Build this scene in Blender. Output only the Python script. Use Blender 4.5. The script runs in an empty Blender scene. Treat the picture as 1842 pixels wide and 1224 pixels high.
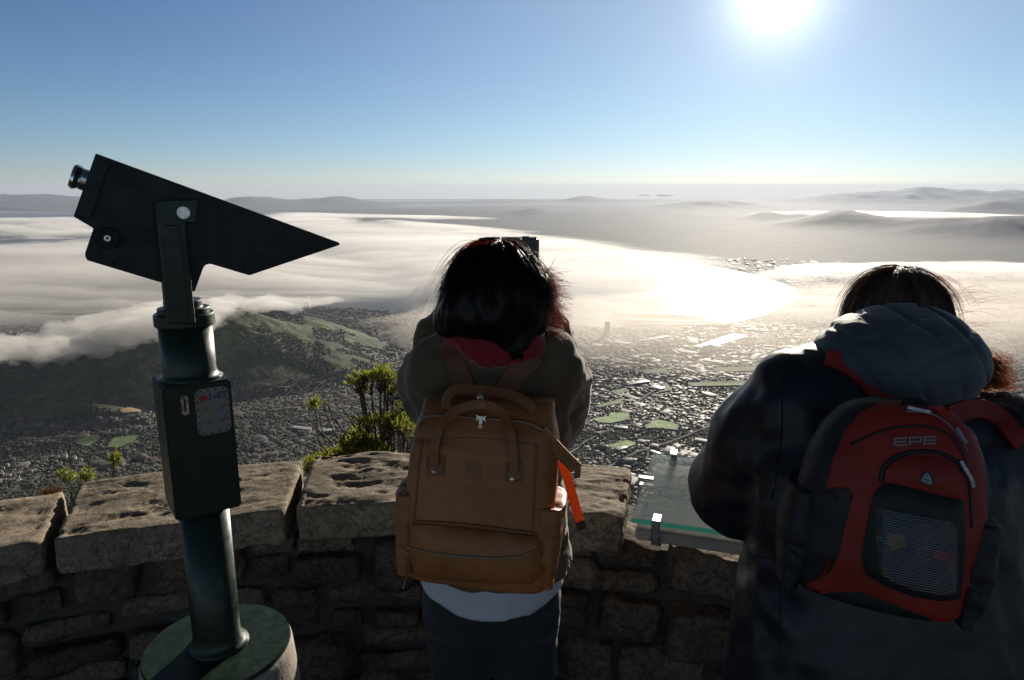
import bpy, bmesh, math, random
import numpy as np
from mathutils import Vector, Matrix

random.seed(7)
RNG = np.random.default_rng(11)
S = bpy.context.scene
COL = S.collection
R = math.radians

# ------------------------------------------------------------------ camera
CAM_Z = 1.78
PITCH = R(12.46)
F_PX = 1254.0                      # focal length in photo pixels (1842 wide)
cam_d = bpy.data.cameras.new('camera')
cam_d.sensor_width = 36.0
cam_d.lens = 36.0 * F_PX / 1842.0
cam_d.clip_start = 0.05
cam_d.clip_end = 400000.0
cam = bpy.data.objects.new('camera', cam_d)
COL.objects.link(cam)
cam.location = (0, 0, CAM_Z)
cam.rotation_euler = (math.pi / 2 - PITCH, 0, 0)
S.camera = cam

# ------------------------------------------------------------------ sky, sun, exposure
SUN_EL, SUN_AZ = R(13.4), R(19.3)
SUN_DIR = Vector((math.cos(SUN_EL) * math.sin(SUN_AZ), math.cos(SUN_EL) * math.cos(SUN_AZ), math.sin(SUN_EL)))
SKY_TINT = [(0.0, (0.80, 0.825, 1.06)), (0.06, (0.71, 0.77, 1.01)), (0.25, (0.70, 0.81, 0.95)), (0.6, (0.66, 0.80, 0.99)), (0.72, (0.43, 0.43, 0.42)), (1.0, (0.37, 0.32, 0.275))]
SUN_GLOW = [(4500, 40.0, (1, 0.98, 0.95)), (600, 9.0, (1, 0.98, 0.95)), (100, 1.8, (1, 0.95, 0.8)), (8, 3.1, (0.92, 0.97, 0.80))]
world = bpy.data.worlds.new('World')
S.world = world
world.use_nodes = True
wn = world.node_tree
wn.nodes.clear()
sky = wn.nodes.new('ShaderNodeTexSky')
sky.sky_type = 'NISHITA'
sky.sun_disc = False
sky.sun_elevation = SUN_EL
sky.sun_rotation = SUN_AZ
sky.altitude = 3000.0
sky.air_density = 1.0
sky.dust_density = 0.3
sky.ozone_density = 1.5
def _wm(op, a, b=0.0):
    nd = wn.nodes.new('ShaderNodeMath'); nd.operation = op
    for sock, v in ((nd.inputs[0], a), (nd.inputs[1], b)):
        if isinstance(v, (int, float)): sock.default_value = v
        else: wn.links.new(v, sock)
    return nd.outputs[0]
def _wmix(kind, fac, a, b):
    nd = wn.nodes.new('ShaderNodeMix'); nd.data_type = 'RGBA'; nd.blend_type = kind; nd.clamp_result = False
    for sock, v in ((nd.inputs[0], fac), (nd.inputs[6], a), (nd.inputs[7], b)):
        if isinstance(v, (int, float)): sock.default_value = v
        elif isinstance(v, tuple): sock.default_value = (*v, 1)
        else: wn.links.new(v, sock)
    return nd.outputs[2]
w_co = wn.nodes.new('ShaderNodeTexCoord')
w_sep = wn.nodes.new('ShaderNodeSeparateXYZ')
wn.links.new(w_co.outputs['Generated'], w_sep.inputs[0])
w_ramp = wn.nodes.new('ShaderNodeValToRGB')          # sky tint by height; unseen upper part dimmed and warmed to cut blue fill
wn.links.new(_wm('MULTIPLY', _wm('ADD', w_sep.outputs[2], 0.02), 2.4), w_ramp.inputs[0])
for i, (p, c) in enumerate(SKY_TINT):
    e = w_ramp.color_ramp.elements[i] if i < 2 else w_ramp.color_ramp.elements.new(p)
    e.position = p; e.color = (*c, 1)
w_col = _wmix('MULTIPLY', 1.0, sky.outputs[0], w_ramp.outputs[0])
w_dot = wn.nodes.new('ShaderNodeVectorMath'); w_dot.operation = 'DOT_PRODUCT'
w_dot.inputs[1].default_value = SUN_DIR
wn.links.new(w_co.outputs['Generated'], w_dot.inputs[0])
w_cos = _wm('MAXIMUM', w_dot.outputs['Value'], 0.0)
for power, amp, tint in SUN_GLOW:                    # the aureole of bright air round the sun
    w_col = _wmix('ADD', _wm('MULTIPLY', _wm('POWER', w_cos, power), 1.0), w_col, tuple(amp * x for x in tint))
bg = wn.nodes.new('ShaderNodeBackground')
bg.inputs['Strength'].default_value = 0.0575
wo = wn.nodes.new('ShaderNodeOutputWorld')
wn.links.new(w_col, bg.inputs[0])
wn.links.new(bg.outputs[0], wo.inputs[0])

sun_d = bpy.data.lights.new('sun', 'SUN')
sun_d.energy = 5.0
sun_d.angle = R(0.53)
sun_d.color = (1.0, 0.90, 0.76)
sun = bpy.data.objects.new('sun', sun_d)
COL.objects.link(sun)
sun.location = (3, 8, 6)
sun.rotation_euler = SUN_DIR.to_track_quat('Z', 'Y').to_euler()

S.view_settings.view_transform = 'Standard'
S.view_settings.look = 'None'
S.view_settings.gamma = 1.0
S.view_settings.exposure = 0.5
S.render.engine = 'CYCLES'
S.cycles.max_bounces = 8
S.cycles.volume_bounces = 2
S.cycles.transparent_max_bounces = 16
S.cycles.sample_clamp_indirect = 6.0
S.cycles.use_denoising = True

# ------------------------------------------------------------------ helpers
CP, SP = math.cos(PITCH), math.sin(PITCH)

def ray(px, py):
    """direction (x, y, z) of the sight line through a photo pixel, y component not normalised"""
    cx, cy = px - 921.0, 612.0 - py
    return np.array([cx, F_PX * CP + cy * SP, cy * CP - F_PX * SP])

def at_z(px, py, z):
    d = ray(px, py)
    t = (z - CAM_Z) / d[2]
    return Vector((d[0] * t, d[1] * t, z))

def at_y(px, py, y):
    d = ray(px, py)
    t = y / d[1]
    return Vector((d[0] * t, y, CAM_Z + d[2] * t))

def hash3(ix, iy, iz):
    with np.errstate(over='ignore'):
        h = (ix.astype(np.int64) * 374761393 + iy.astype(np.int64) * 668265263 + iz.astype(np.int64) * 2147483647 + 1442695041) & 0xffffffff
        h = ((h ^ (h >> 13)) * 1274126177) & 0xffffffff
        h = (h ^ (h >> 16)) & 0xffffffff
    return h.astype(np.float64) / 4294967295.0

def vnoise(x, y, z=None):
    """smooth value noise, -1..1"""
    x = np.asarray(x, float); y = np.asarray(y, float)
    z = np.zeros_like(x) if z is None else np.asarray(z, float)
    ix, iy, iz = np.floor(x), np.floor(y), np.floor(z)
    fx, fy, fz = x - ix, y - iy, z - iz
    fx = fx * fx * (3 - 2 * fx); fy = fy * fy * (3 - 2 * fy); fz = fz * fz * (3 - 2 * fz)
    r = 0
    for dx in (0, 1):
        wx = fx if dx else 1 - fx
        for dy in (0, 1):
            wy = fy if dy else 1 - fy
            for dz in (0, 1):
                wz = fz if dz else 1 - fz
                r = r + wx * wy * wz * hash3(ix + dx, iy + dy, iz + dz)
    return r * 2 - 1

def fbm(x, y, z=None, oct=4, gain=0.5):
    x = np.asarray(x, float); y = np.asarray(y, float)
    z = np.zeros_like(x) if z is None else np.asarray(z, float)
    r, a, s = 0, 1.0, 0.0
    for i in range(oct):
        r = r + a * vnoise(x + 17.3 * i, y - 9.1 * i, z + 5.7 * i)
        s += a
        a *= gain
        x, y, z = x * 2.03, y * 2.03, z * 2.03
    return r / s

def sstep(a, b, x):
    t = np.clip((np.asarray(x, float) - a) / (b - a), 0, 1)
    return t * t * (3 - 2 * t)

def mesh_obj(name, verts, faces, mats=None, parent=None, smooth=False, mat_idx=None):
    """one mesh object; faces: an (n,3)/(n,4) array or a list of tuples"""
    me = bpy.data.meshes.new(name)
    verts = np.asarray(verts, dtype=np.float32)
    if isinstance(faces, np.ndarray):
        n, k = faces.shape
        me.vertices.add(len(verts)); me.vertices.foreach_set('co', verts.ravel())
        me.loops.add(n * k); me.loops.foreach_set('vertex_index', faces.astype(np.int32).ravel())
        me.polygons.add(n)
        me.polygons.foreach_set('loop_start', np.arange(0, n * k, k, dtype=np.int32))
        me.polygons.foreach_set('loop_total', np.full(n, k, dtype=np.int32))
    else:
        me.from_pydata([tuple(map(float, v)) for v in verts], [], faces)
    for m in (mats if isinstance(mats, (list, tuple)) else [mats] if mats else []):
        me.materials.append(m)
    if mat_idx is not None:
        me.polygons.foreach_set('material_index', np.asarray(mat_idx, dtype=np.int32))
    me.update(calc_edges=True)
    me.validate()
    if smooth:
        me.polygons.foreach_set('use_smooth', np.ones(len(me.polygons), dtype=bool))
    o = bpy.data.objects.new(name, me)
    COL.objects.link(o)
    if parent is not None:
        o.parent = parent
    return o

def vdb_mesh(f, lo, res, iso=0.0):
    import openvdb
    gr = openvdb.FloatGrid()
    gr.background = float(f.max())
    gr.copyFromArray(np.ascontiguousarray(f, dtype=np.float32))
    p, q = gr.convertToQuads(isovalue=iso)
    return np.asarray(p, float) * res + np.asarray(lo), np.asarray(q)

def set_attr(o, name, values):
    a = o.data.attributes.new(name, 'FLOAT', 'POINT')
    a.data.foreach_set('value', np.asarray(values, dtype=np.float32))

def bm_obj(name, bm, mats=None, parent=None, smooth=False):
    me = bpy.data.meshes.new(name)
    bmesh.ops.recalc_face_normals(bm, faces=bm.faces)
    bm.to_mesh(me)
    bm.free()
    for m in (mats if isinstance(mats, (list, tuple)) else [mats] if mats else []):
        me.materials.append(m)
    if smooth:
        me.polygons.foreach_set('use_smooth', np.ones(len(me.polygons), dtype=bool))
    o = bpy.data.objects.new(name, me)
    COL.objects.link(o)
    if parent is not None:
        o.parent = parent
    return o

def tag(o, label=None, cat=None, group=None, kind=None):
    if label: o['label'] = label
    if cat: o['category'] = cat
    if group: o['group'] = group
    if kind: o['kind'] = kind
    return o

def empty(name, loc=(0, 0, 0), label=None, cat=None, group=None):
    o = bpy.data.objects.new(name, None)
    COL.objects.link(o)
    o.location = loc
    o.empty_display_size = 0.1
    return tag(o, label, cat, group)

def adopt(child, root):
    """parent a part built in world coordinates to its thing, keeping it where it is"""
    child.parent = root
    child.matrix_parent_inverse = Matrix.Translation(root.location).inverted() if root.rotation_euler.to_quaternion().angle < 1e-6 else root.matrix_basis.inverted()
    return child

class NT:
    """small wrapper for building node materials"""
    def __init__(self, name):
        self.m = bpy.data.materials.new(name)
        self.m.use_nodes = True
        self.t = self.m.node_tree
        self.b = self.t.nodes['Principled BSDF']
        self.out = self.t.nodes['Material Output']
    def n(self, kind, **kw):
        nd = self.t.nodes.new('ShaderNode' + kind)
        for k, v in kw.items():
            if k in nd.inputs:
                nd.inputs[k].default_value = v
            else:
                setattr(nd, k, v)
        return nd
    def l(self, a, b):
        self.t.links.new(a, b)
    def coord(self, scale=1.0, kind='Object'):
        tc = self.n('TexCoord')
        mp = self.n('Mapping')
        mp.inputs['Scale'].default_value = (scale,) * 3 if not isinstance(scale, (tuple, list)) else scale
        self.l(tc.outputs[kind], mp.inputs[0])
        return mp.outputs[0]
    def noise(self, vec, scale, detail=5, rough=0.55, dist=0.0):
        nd = self.n('TexNoise')
        nd.inputs['Scale'].default_value = scale
        nd.inputs['Detail'].default_value = detail
        nd.inputs['Roughness'].default_value = rough
        nd.inputs['Distortion'].default_value = dist
        self.l(vec, nd.inputs['Vector'])
        return nd.outputs['Fac']
    def ramp(self, fac, stops):
        nd = self.n('ValToRGB')
        e = nd.color_ramp.elements
        while len(e) < len(stops):
            e.new(0.5)
        for i, (p, c) in enumerate(stops):
            e[i].position = p
            e[i].color = (c[0], c[1], c[2], 1) if not isinstance(c, (int, float)) else (c, c, c, 1)
        self.l(fac, nd.inputs[0])
        return nd.outputs[0]
    def mix(self, fac, a, b, blend='MIX'):
        nd = self.n('Mix', data_type='RGBA', blend_type=blend)
        for sock, v in ((nd.inputs[0], fac), (nd.inputs[6], a), (nd.inputs[7], b)):
            if isinstance(v, (int, float)):
                sock.default_value = v
            elif isinstance(v, (tuple, list)):
                sock.default_value = (v[0], v[1], v[2], 1)
            else:
                self.l(v, sock)
        return nd.outputs[2]
    def math(self, op, a, b=0.0):
        nd = self.n('Math', operation=op)
        for sock, v in ((nd.inputs[0], a), (nd.inputs[1], b)):
            if isinstance(v, (int, float)):
                sock.default_value = v
            else:
                self.l(v, sock)
        return nd.outputs[0]
    def attr(self, name):
        nd = self.n('Attribute')
        nd.attribute_name = name
        return nd.outputs['Fac']
    def bump(self, h, strength=0.3, dist=0.01, chain=None):
        nd = self.n('Bump')
        nd.inputs['Strength'].default_value = strength
        nd.inputs['Distance'].default_value = dist
        self.l(h, nd.inputs['Height'])
        if chain is not None:
            self.l(chain, nd.inputs['Normal'])
        return nd.outputs[0]

def simple(name, col, rough=0.6, metal=0.0, var=0.25, scale=30.0, bump=0.0, bdist=0.002, spec=0.5, sheen=0.0, coord='Object'):
    """a plain surface with mottled colour, uneven gloss and a little relief"""
    k = NT(name)
    v = k.coord(1.0, coord)
    f = k.noise(v, scale, 6, 0.6)
    c2 = tuple(max(0, x * (1 - var)) for x in col)
    c3 = tuple(min(1, x * (1 + var)) for x in col)
    k.l(k.ramp(f, [(0.3, c2), (0.7, c3)]), k.b.inputs['Base Color'])
    f2 = k.noise(v, scale * 3.1, 4, 0.6)
    k.l(k.ramp(f2, [(0.3, max(0, rough - 0.1)), (0.7, min(1, rough + 0.1))]), k.b.inputs['Roughness'])
    k.b.inputs['Metallic'].default_value = metal
    k.b.inputs['Specular IOR Level'].default_value = spec
    if sheen:
        k.b.inputs['Sheen Weight'].default_value = sheen
        k.b.inputs['Sheen Roughness'].default_value = 0.4
    if bump:
        k.l(k.bump(f2, bump, bdist), k.b.inputs['Normal'])
    return k.m
# ================================================================== LANDSCAPE
SEA_Z = -1060.0

def ground_pt(px, py, z=SEA_Z):
    p = at_z(px, py, z)
    return (p.x, p.y)

# the bay: shore line traced on the sea plane (metres)
BAY = [ground_pt(*p) for p in [(-500, 548), (120, 546), (420, 548), (505, 553), (560, 552), (640, 556), (720, 563), (860, 573), (980, 582), (1080, 590), (1180, 592), (1300, 584), (1380, 566), (1440, 535), (1432, 519), (1375, 498), (1310, 484), (1235, 469), (1150, 454), (1060, 442), (980, 433), (860, 422), (760, 413), (640, 405), (540, 400), (440, 396), (300, 388), (130, 379), (-100, 372), (-700, 369)]]
BAY = np.array(BAY)

def poly_sd(x, y, P):
    """signed distance to a polygon, negative inside"""
    d = np.full(x.shape, 1e18)
    inside = np.zeros(x.shape, bool)
    n = len(P)
    for i in range(n):
        ax, ay = P[i]; bx, by = P[(i + 1) % n]
        ex, ey = bx - ax, by - ay
        t = np.clip(((x - ax) * ex + (y - ay) * ey) / (ex * ex + ey * ey), 0, 1)
        d = np.minimum(d, (x - ax - t * ex) ** 2 + (y - ay - t * ey) ** 2)
        c = ((ay > y) != (by > y)) & (x < ex * (y - ay) / (ey if abs(ey) > 1e-9 else 1e-9) + ax)
        inside ^= c
    return np.where(inside, -1, 1) * np.sqrt(d)

RIDGE = [(-5200, 1500, -560), (-3300, 2350, -720), (-2350, 2950, -775), (-1850, 3380, -690), (-1580, 3750, -640), (-1416, 4150, -745), (-1334, 4550, -865), (-1120, 4900, -985)]
SPURS = [((-1580, 3750, -650), (-1050, 3520, -930)), ((-1416, 4150, -750), (-850, 3980, -985)), ((-1334, 4550, -870), (-700, 4400, -1020)),
         ((-2350, 2950, -795), (-1500, 2700, -900)), ((-3300, 2350, -730), (-1700, 2050, -880))]
# far hills: photo x of the top, photo y of the top, half width in photo px, distance in m, depth
FARH = [(600, 360, 75, 50000, 3500), (480, 362, 60, 50000, 3500), (690, 366, 90, 52000, 3500), (760, 372, 60, 45000, 3000), (60, 359, 130, 52000, 3500), (430, 364, 50, 47000, 3000),
        (660, 397, 34, 21500, 1500), (705, 399, 40, 21500, 1500), (960, 380, 42, 29000, 1500), (900, 385, 70, 29000, 1500), (1040, 386, 60, 28000, 1500),
        (1050, 357, 45, 62000, 4000), (1120, 361, 60, 62000, 4000), (1290, 366, 60, 42000, 2200), (1350, 369, 40, 42000, 2200), (1230, 369, 50, 42000, 2200),
        (1382, 388, 36, 25500, 1000), (1440, 389, 28, 26500, 1000), (1250, 395, 60, 25000, 1200), (1510, 393, 50, 22500, 1000), (1560, 401, 70, 21500, 900), (1450, 400, 60, 21500, 900),
        (1660, 404, 120, 20500, 1000), (1780, 412, 120, 19500, 900), (1900, 413, 120, 19000, 900),
        (1655, 353, 70, 66000, 3500), (1550, 356, 80, 64000, 3500), (1460, 360, 80, 62000, 3500), (1750, 358, 90, 66000, 3500), (1850, 356, 80, 68000, 3500), (920, 361, 70, 60000, 3500), (840, 363, 60, 58000, 3000), (1780, 376, 55, 36000, 1500), (1860, 372, 70, 36000, 1500), (1720, 382, 50, 34000, 1500)]

R_EARTH = 7.4e6                    # with refraction: the land curves away below the horizontal

def curve(x, y):
    return (x * x + y * y) / (2 * R_EARTH)

def terrain(x, y):
    r = np.hypot(x, y)
    az = np.arctan2(x, y)
    sd = poly_sd(x, y, BAY)
    h = SEA_Z + 5 + 0 * x
    # the city bowl rises towards the mountain
    h = h + 285 * np.clip((5100 - r) / 3600, 0, 1) ** 1.7
    h = h + np.clip(sd, -60, 60) * 0.25 - 3
    # ridge with a hill at its end
    for i in range(len(RIDGE) - 1):
        a, b = RIDGE[i], RIDGE[i + 1]
        ex, ey = b[0] - a[0], b[1] - a[1]
        t = np.clip(((x - a[0]) * ex + (y - a[1]) * ey) / (ex * ex + ey * ey), 0, 1)
        d = np.hypot(x - a[0] - t * ex, y - a[1] - t * ey)
        zr = a[2] + t * (b[2] - a[2])
        h = np.maximum(h, zr - 18 - np.sqrt((d * 0.42) ** 2 + 55 ** 2) + 55 + 14 * vnoise(x / 300, y / 300))
    for a, b in SPURS:
        ex, ey = b[0] - a[0], b[1] - a[1]
        t = np.clip(((x - a[0]) * ex + (y - a[1]) * ey) / (ex * ex + ey * ey), 0, 1)
        d = np.hypot(x - a[0] - t * ex, y - a[1] - t * ey)
        zr = a[2] + t * (b[2] - a[2])
        h = np.maximum(h, zr - 18 - np.sqrt((d * 0.5) ** 2 + 40 ** 2) + 40)
    # foothills of the viewer's own mountain
    foot = np.clip((3000 - r) / 1500, 0, 1) * (0.2 + 0.8 * sstep(-0.12, -0.5, az))
    h = h + 90 * foot * (0.5 + 0.5 * vnoise(x / 420 + 3, y / 420))
    rough = np.clip((h - (SEA_Z + 130)) / 250, 0, 1)
    h = h + rough * 34 * fbm(x / 190, y / 190, oct=5, gain=0.55) + rough * 9 * fbm(x / 55, y / 55, oct=3)
    # the mountain itself, falling away under the terrace
    cliff = -800 * np.clip(r / 1500, 0, 1) ** 0.42 - 25
    cliff = cliff + 30 * np.clip(r / 300, 0, 1) * fbm(x / 60, y / 60, oct=4)
    h = np.where(r < 1500, np.minimum(np.maximum(cliff, h) + 0, cliff), h)
    w = sstep(1300, 1650, r)
    h = np.where((r > 1300) & (r < 1650), cliff * (1 - w) + h * w, h)
    # far hills
    for px, py, wpx, dist, dep in FARH:
        d = ray(px, py)
        k = dist / math.hypot(d[0], d[1])
        hx, hy, top = d[0] * k, d[1] * k, CAM_Z + d[2] * k - SEA_Z + dist * dist / (2 * R_EARTH)
        a0 = math.atan2(hx, hy)
        u = (az - a0) * dist / (wpx / F_PX * dist * 0.8)
        v = (r - dist + 0.5 * dep) / (dep * 1.7)
        m = np.exp(-u * u - v * v)
        h = h + 1.5 * top * m * (1 + 0.55 * fbm(x / 1100 + px, y / 1500, oct=5, gain=0.6) * (1 - m * 0.35))
    h = h + np.clip((r - 14000) / 8000, 0, 1) * 22 * (1 + fbm(x / 2500, y / 2500, oct=4)) * (sd > 0)
    return np.where(sd < -40, SEA_Z - 12, h) - curve(x, y), sd

def polar_sheet(name, radii, azs, hfun):
    rr, aa = np.meshgrid(radii, azs, indexing='ij')
    x, y = rr * np.sin(aa), rr * np.cos(aa)
    z, sd = hfun(x, y)
    nr, na = rr.shape
    idx = np.arange(nr * na).reshape(nr, na)
    f = np.stack([idx[:-1, :-1], idx[1:, :-1], idx[1:, 1:], idx[:-1, 1:]], -1).reshape(-1, 4)
    f = f[:, ::-1]
    return np.stack([x, y, z], -1).reshape(-1, 3), f, sd.ravel()

radii = np.concatenate([np.geomspace(3.4, 1500, 70, endpoint=False), np.geomspace(1500, 7000, 330, endpoint=False), np.geomspace(7000, 84000, 240)])
azs = np.concatenate([np.linspace(R(-75), R(-42), 50, endpoint=False), np.linspace(R(-42), R(42), 620, endpoint=False), np.linspace(R(42), R(75), 50)])

def terrain_material():
    k = NT('land')
    v = k.coord(1.0)
    big = k.noise(v, 0.0035, 6, 0.6)
    fine = k.noise(v, 0.03, 6, 0.65)
    hill = k.ramp(big, [(0.32, (0.010, 0.020, 0.008)), (0.47, (0.035, 0.055, 0.014)), (0.58, (0.12, 0.185, 0.026)), (0.72, (0.16, 0.17, 0.042))])
    hill = k.mix(0.55, hill, k.ramp(fine, [(0.35, (0.006, 0.012, 0.005)), (0.65, (0.12, 0.14, 0.035))]))
    # streets, yards and tiny roofs between the modelled houses
    vo = k.n('TexVoronoi'); vo.inputs['Scale'].default_value = 0.045
    k.l(v, vo.inputs['Vector'])
    bw = k.n('RGBToBW'); k.l(vo.outputs['Color'], bw.inputs[0])
    town = k.ramp(bw.outputs[0], [(0.0, (0.035, 0.036, 0.030)), (0.40, (0.065, 0.062, 0.058)), (0.62, (0.12, 0.105, 0.09)), (0.80, (0.17, 0.15, 0.135))])
    town = k.mix(k.ramp(k.noise(v, 0.004, 4), [(0.48, 0.0), (0.60, 0.75)]), town, (0.022, 0.030, 0.014))
    col = k.mix(k.attr('town'), hill, town)
    far = k.ramp(k.noise(v, 0.0012, 6, 0.65), [(0.32, (0.018, 0.024, 0.018)), (0.55, (0.036, 0.040, 0.030)), (0.70, (0.07, 0.068, 0.055))])
    col = k.mix(k.attr('plain'), col, far)
    scrub = k.ramp(k.noise(v, 0.012, 7, 0.7, 0.4), [(0.44, 0.0), (0.56, 0.85)])
    col = k.mix(k.math('MULTIPLY', scrub, k.math('SUBTRACT', 1.0, k.math('MAXIMUM', k.attr('town'), k.attr('plain')))), col, (0.012, 0.020, 0.009))
    rock = k.ramp(k.noise(v, 0.05, 6, 0.6), [(0.3, (0.05, 0.055, 0.035)), (0.7, (0.20, 0.18, 0.15))])
    col = k.mix(k.attr('rock'), col, rock)
    k.l(col, k.b.inputs['Base Color'])
    k.b.inputs['Roughness'].default_value = 0.85
    k.b.inputs['Specular IOR Level'].default_value = 0.25
    k.l(k.bump(k.noise(v, 0.02, 7, 0.65), 0.7, 14.0), k.b.inputs['Normal'])
    return k.m

V, Fc, sdv = polar_sheet('ground', radii, azs, terrain)
ground = mesh_obj('ground', V, Fc, terrain_material(), smooth=True)
tag(ground, 'green hills, city bowl and hazy coastal plain far below the terrace', 'land', kind='structure')
_r = np.hypot(V[:, 0], V[:, 1])
_bowl = SEA_Z + 17 + 285 * np.clip((5100 - _r) / 3600, 0, 1) ** 1.7 - curve(V[:, 0], V[:, 1])
_town = sstep(60, 25, V[:, 2] - _bowl + 25 * fbm(V[:, 0] / 200, V[:, 1] / 200, oct=3)) * sstep(1500, 1900, _r)
set_attr(ground, 'town', _town)
set_attr(ground, 'plain', sstep(9000, 14000, _r))
set_attr(ground, 'rock', sstep(1200, 200, _r))

# sea surface of the bay
def sea_material():
    k = NT('sea_water')
    v = k.coord(1.0)
    k.b.inputs['Base Color'].default_value = (0.012, 0.03, 0.045, 1)
    k.l(k.ramp(k.noise(v, 0.0006, 4), [(0.3, 0.30), (0.7, 0.42)]), k.b.inputs['Roughness'])
    k.b.inputs['IOR'].default_value = 1.33
    h = k.noise(v, 0.02, 6, 0.6)
    k.l(k.bump(h, 0.25, 6.0), k.b.inputs['Normal'])
    return k.m
rs = np.geomspace(3500, 84000, 150)
asx = np.linspace(R(-75), R(75), 60)
Vs, Fs, _ = polar_sheet('sea', rs, asx, lambda x, y: (SEA_Z - curve(x, y), x))
sea = mesh_obj('sea', Vs, Fs, sea_material())
tag(sea, 'silvery bay glittering under the low sun beyond the harbour', 'sea', kind='structure')

# air
haze_m = bpy.data.materials.new('haze_air')
haze_m.use_nodes = True
ht = haze_m.node_tree
ht.nodes.clear()
hv = ht.nodes.new('ShaderNodeVolumePrincipled')
hv.inputs['Color'].default_value = (0.55, 0.63, 0.79, 1)
hv.inputs['Density'].default_value = 1.4e-5
hv.inputs['Anisotropy'].default_value = 0.22
ho = ht.nodes.new('ShaderNodeOutputMaterial')
ht.links.new(hv.outputs[0], ho.inputs['Volume'])
def box_vf(x0, x1, y0, y1, z0, z1):
    v = [(x, y, z) for z in (z0, z1) for y in (y0, y1) for x in (x0, x1)]
    f = [(0, 2, 3, 1), (4, 5, 7, 6), (0, 1, 5, 4), (2, 6, 7, 3), (0, 4, 6, 2), (1, 3, 7, 5)]
    return v, f
hb = mesh_obj('haze', *box_vf(-84000, 84000, -300, 86500, SEA_Z - 1100, 150.0), haze_m)
tag(hb, 'pale blue morning haze over the whole view', 'haze', kind='stuff')
# ------------------------------------------------------------------ fog banks (closed bodies of mist)
def fog_mat(name, dens, col=(0.86, 0.845, 0.825), g=0.35):
    m = bpy.data.materials.new(name)
    m.use_nodes = True
    t = m.node_tree
    t.nodes.clear()
    v = t.nodes.new('ShaderNodeVolumePrincipled')
    v.inputs['Color'].default_value = (*col, 1)
    v.inputs['Density'].default_value = dens
    v.inputs['Anisotropy'].default_value = g
    o = t.nodes.new('ShaderNodeOutputMaterial')
    t.links.new(v.outputs[0], o.inputs['Volume'])
    return m

def fog_bank(name, poly, base, thick, dens, label, nx=150, ny=110, scale=(2600, 700), edge=900, seed=0.0, floor=0.0, g=0.35, power=1.0, col=(0.84, 0.825, 0.805)):
    """closed mist body over a ground polygon: flat base, billowing top whose depth fades to nothing at the edge"""
    P = np.array(poly)
    x0, y0 = P.min(0); x1, y1 = P.max(0)
    xs = np.linspace(x0, x1, nx); ys = y0 * (y1 / y0) ** np.linspace(0, 1, ny) if y0 > 0 else np.linspace(y0, y1, ny)
    gx, gy = np.meshgrid(xs, ys, indexing='ij')
    sd = -poly_sd(gx, gy, P)
    k = np.hypot(gx, gy) / 8000
    w = sstep(0, 1, (sd + 0.5 * edge * fbm(gx / edge + seed, gy / edge, oct=4)) / (edge * (0.6 + 0.4 * k)))
    wx = 0.5 * fbm(gx / scale[0] * 0.8 + 5 + seed, gy / scale[1] * 0.8, oct=3)
    n = fbm(gx / scale[0] + seed + wx, gy / scale[1] - seed + wx, oct=7, gain=0.62)
    n2 = 1 - np.abs(fbm(gx / (scale[0] * 0.6) - seed, gy / (scale[1] * 0.6), oct=6, gain=0.62)) * 2
    n3 = 1 - 2 * np.abs(fbm(gx / (scale[0] * 0.17) + 3 * seed, gy / (scale[1] * 0.36) - seed, oct=4, gain=0.6))
    t = np.clip(floor + 0.55 * n * 1.6 + 0.35 * n2 + 0.20 * n3, 0.0, 2.0) ** power
    t = t * w * thick
    b = base - curve(gx, gy)
    keep = t > 0.5
    n_ = nx * ny
    top = np.stack([gx, gy, b + np.maximum(t, 0.0) * 1.0 + 0.3], -1).reshape(-1, 3)
    bot = np.stack([gx, gy, b - np.maximum(t, 0.0) * 0.25 - 0.3], -1).reshape(-1, 3)
    idx = np.arange(n_).reshape(nx, ny)
    q = np.stack([idx[:-1, :-1], idx[1:, :-1], idx[1:, 1:], idx[:-1, 1:]], -1).reshape(-1, 4)
    kq = keep.ravel()[q].any(1)
    q = q[kq]
    # rim faces close the body
    edges = {}
    for a, bb in ((0, 1), (1, 2), (2, 3), (3, 0)):
        e = q[:, [a, bb]]
        for u, v in e.tolist():
            kk = (min(u, v), max(u, v))
            edges[kk] = None if kk in edges else (u, v)
    rim = np.array([(v, u, u + n_, v + n_) for e in edges.values() if e for u, v in (e,)])
    faces = np.concatenate([q, q[:, ::-1] + n_, rim])
    used = np.unique(faces)
    remap = np.zeros(2 * n_, int); remap[used] = np.arange(len(used))
    o = mesh_obj(name, np.concatenate([top, bot])[used], remap[faces], fog_mat(name + '_mist', dens, col, g))
    return tag(o, label, 'fog', kind='stuff')

def gp(pts, z=SEA_Z + 60):
    return [ground_pt(px, py, z) for px, py in pts]

# cloud deck over the sea beyond the ridge, on the left
fog_bank('fog', gp([(-560, 432), (-100, 428), (60, 434), (200, 430), (420, 432), (620, 440), (760, 470), (740, 520), (640, 545), (520, 545), (420, 556), (300, 580), (120, 602), (-60, 625), (-300, 640), (-700, 640)], SEA_Z + 120),
         SEA_Z + 90, 230, 0.0021, 'thick white cloud deck rolling over the sea behind the ridge', nx=420, ny=330, scale=(3300, 480), edge=1900, floor=0.19, seed=3.1, g=0.42, col=(0.76, 0.745, 0.73))
fog_bank('fog', gp([(-560, 392), (0, 388), (140, 384), (300, 392), (420, 410), (560, 425), (420, 436), (100, 440), (-560, 440)], SEA_Z + 120),
         SEA_Z + 90, 230, 0.0035, 'scattered small cloud puffs far out over the sea', nx=260, ny=160, scale=(2600, 900), edge=1500, floor=-0.22, seed=6.3, g=0.45)
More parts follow.
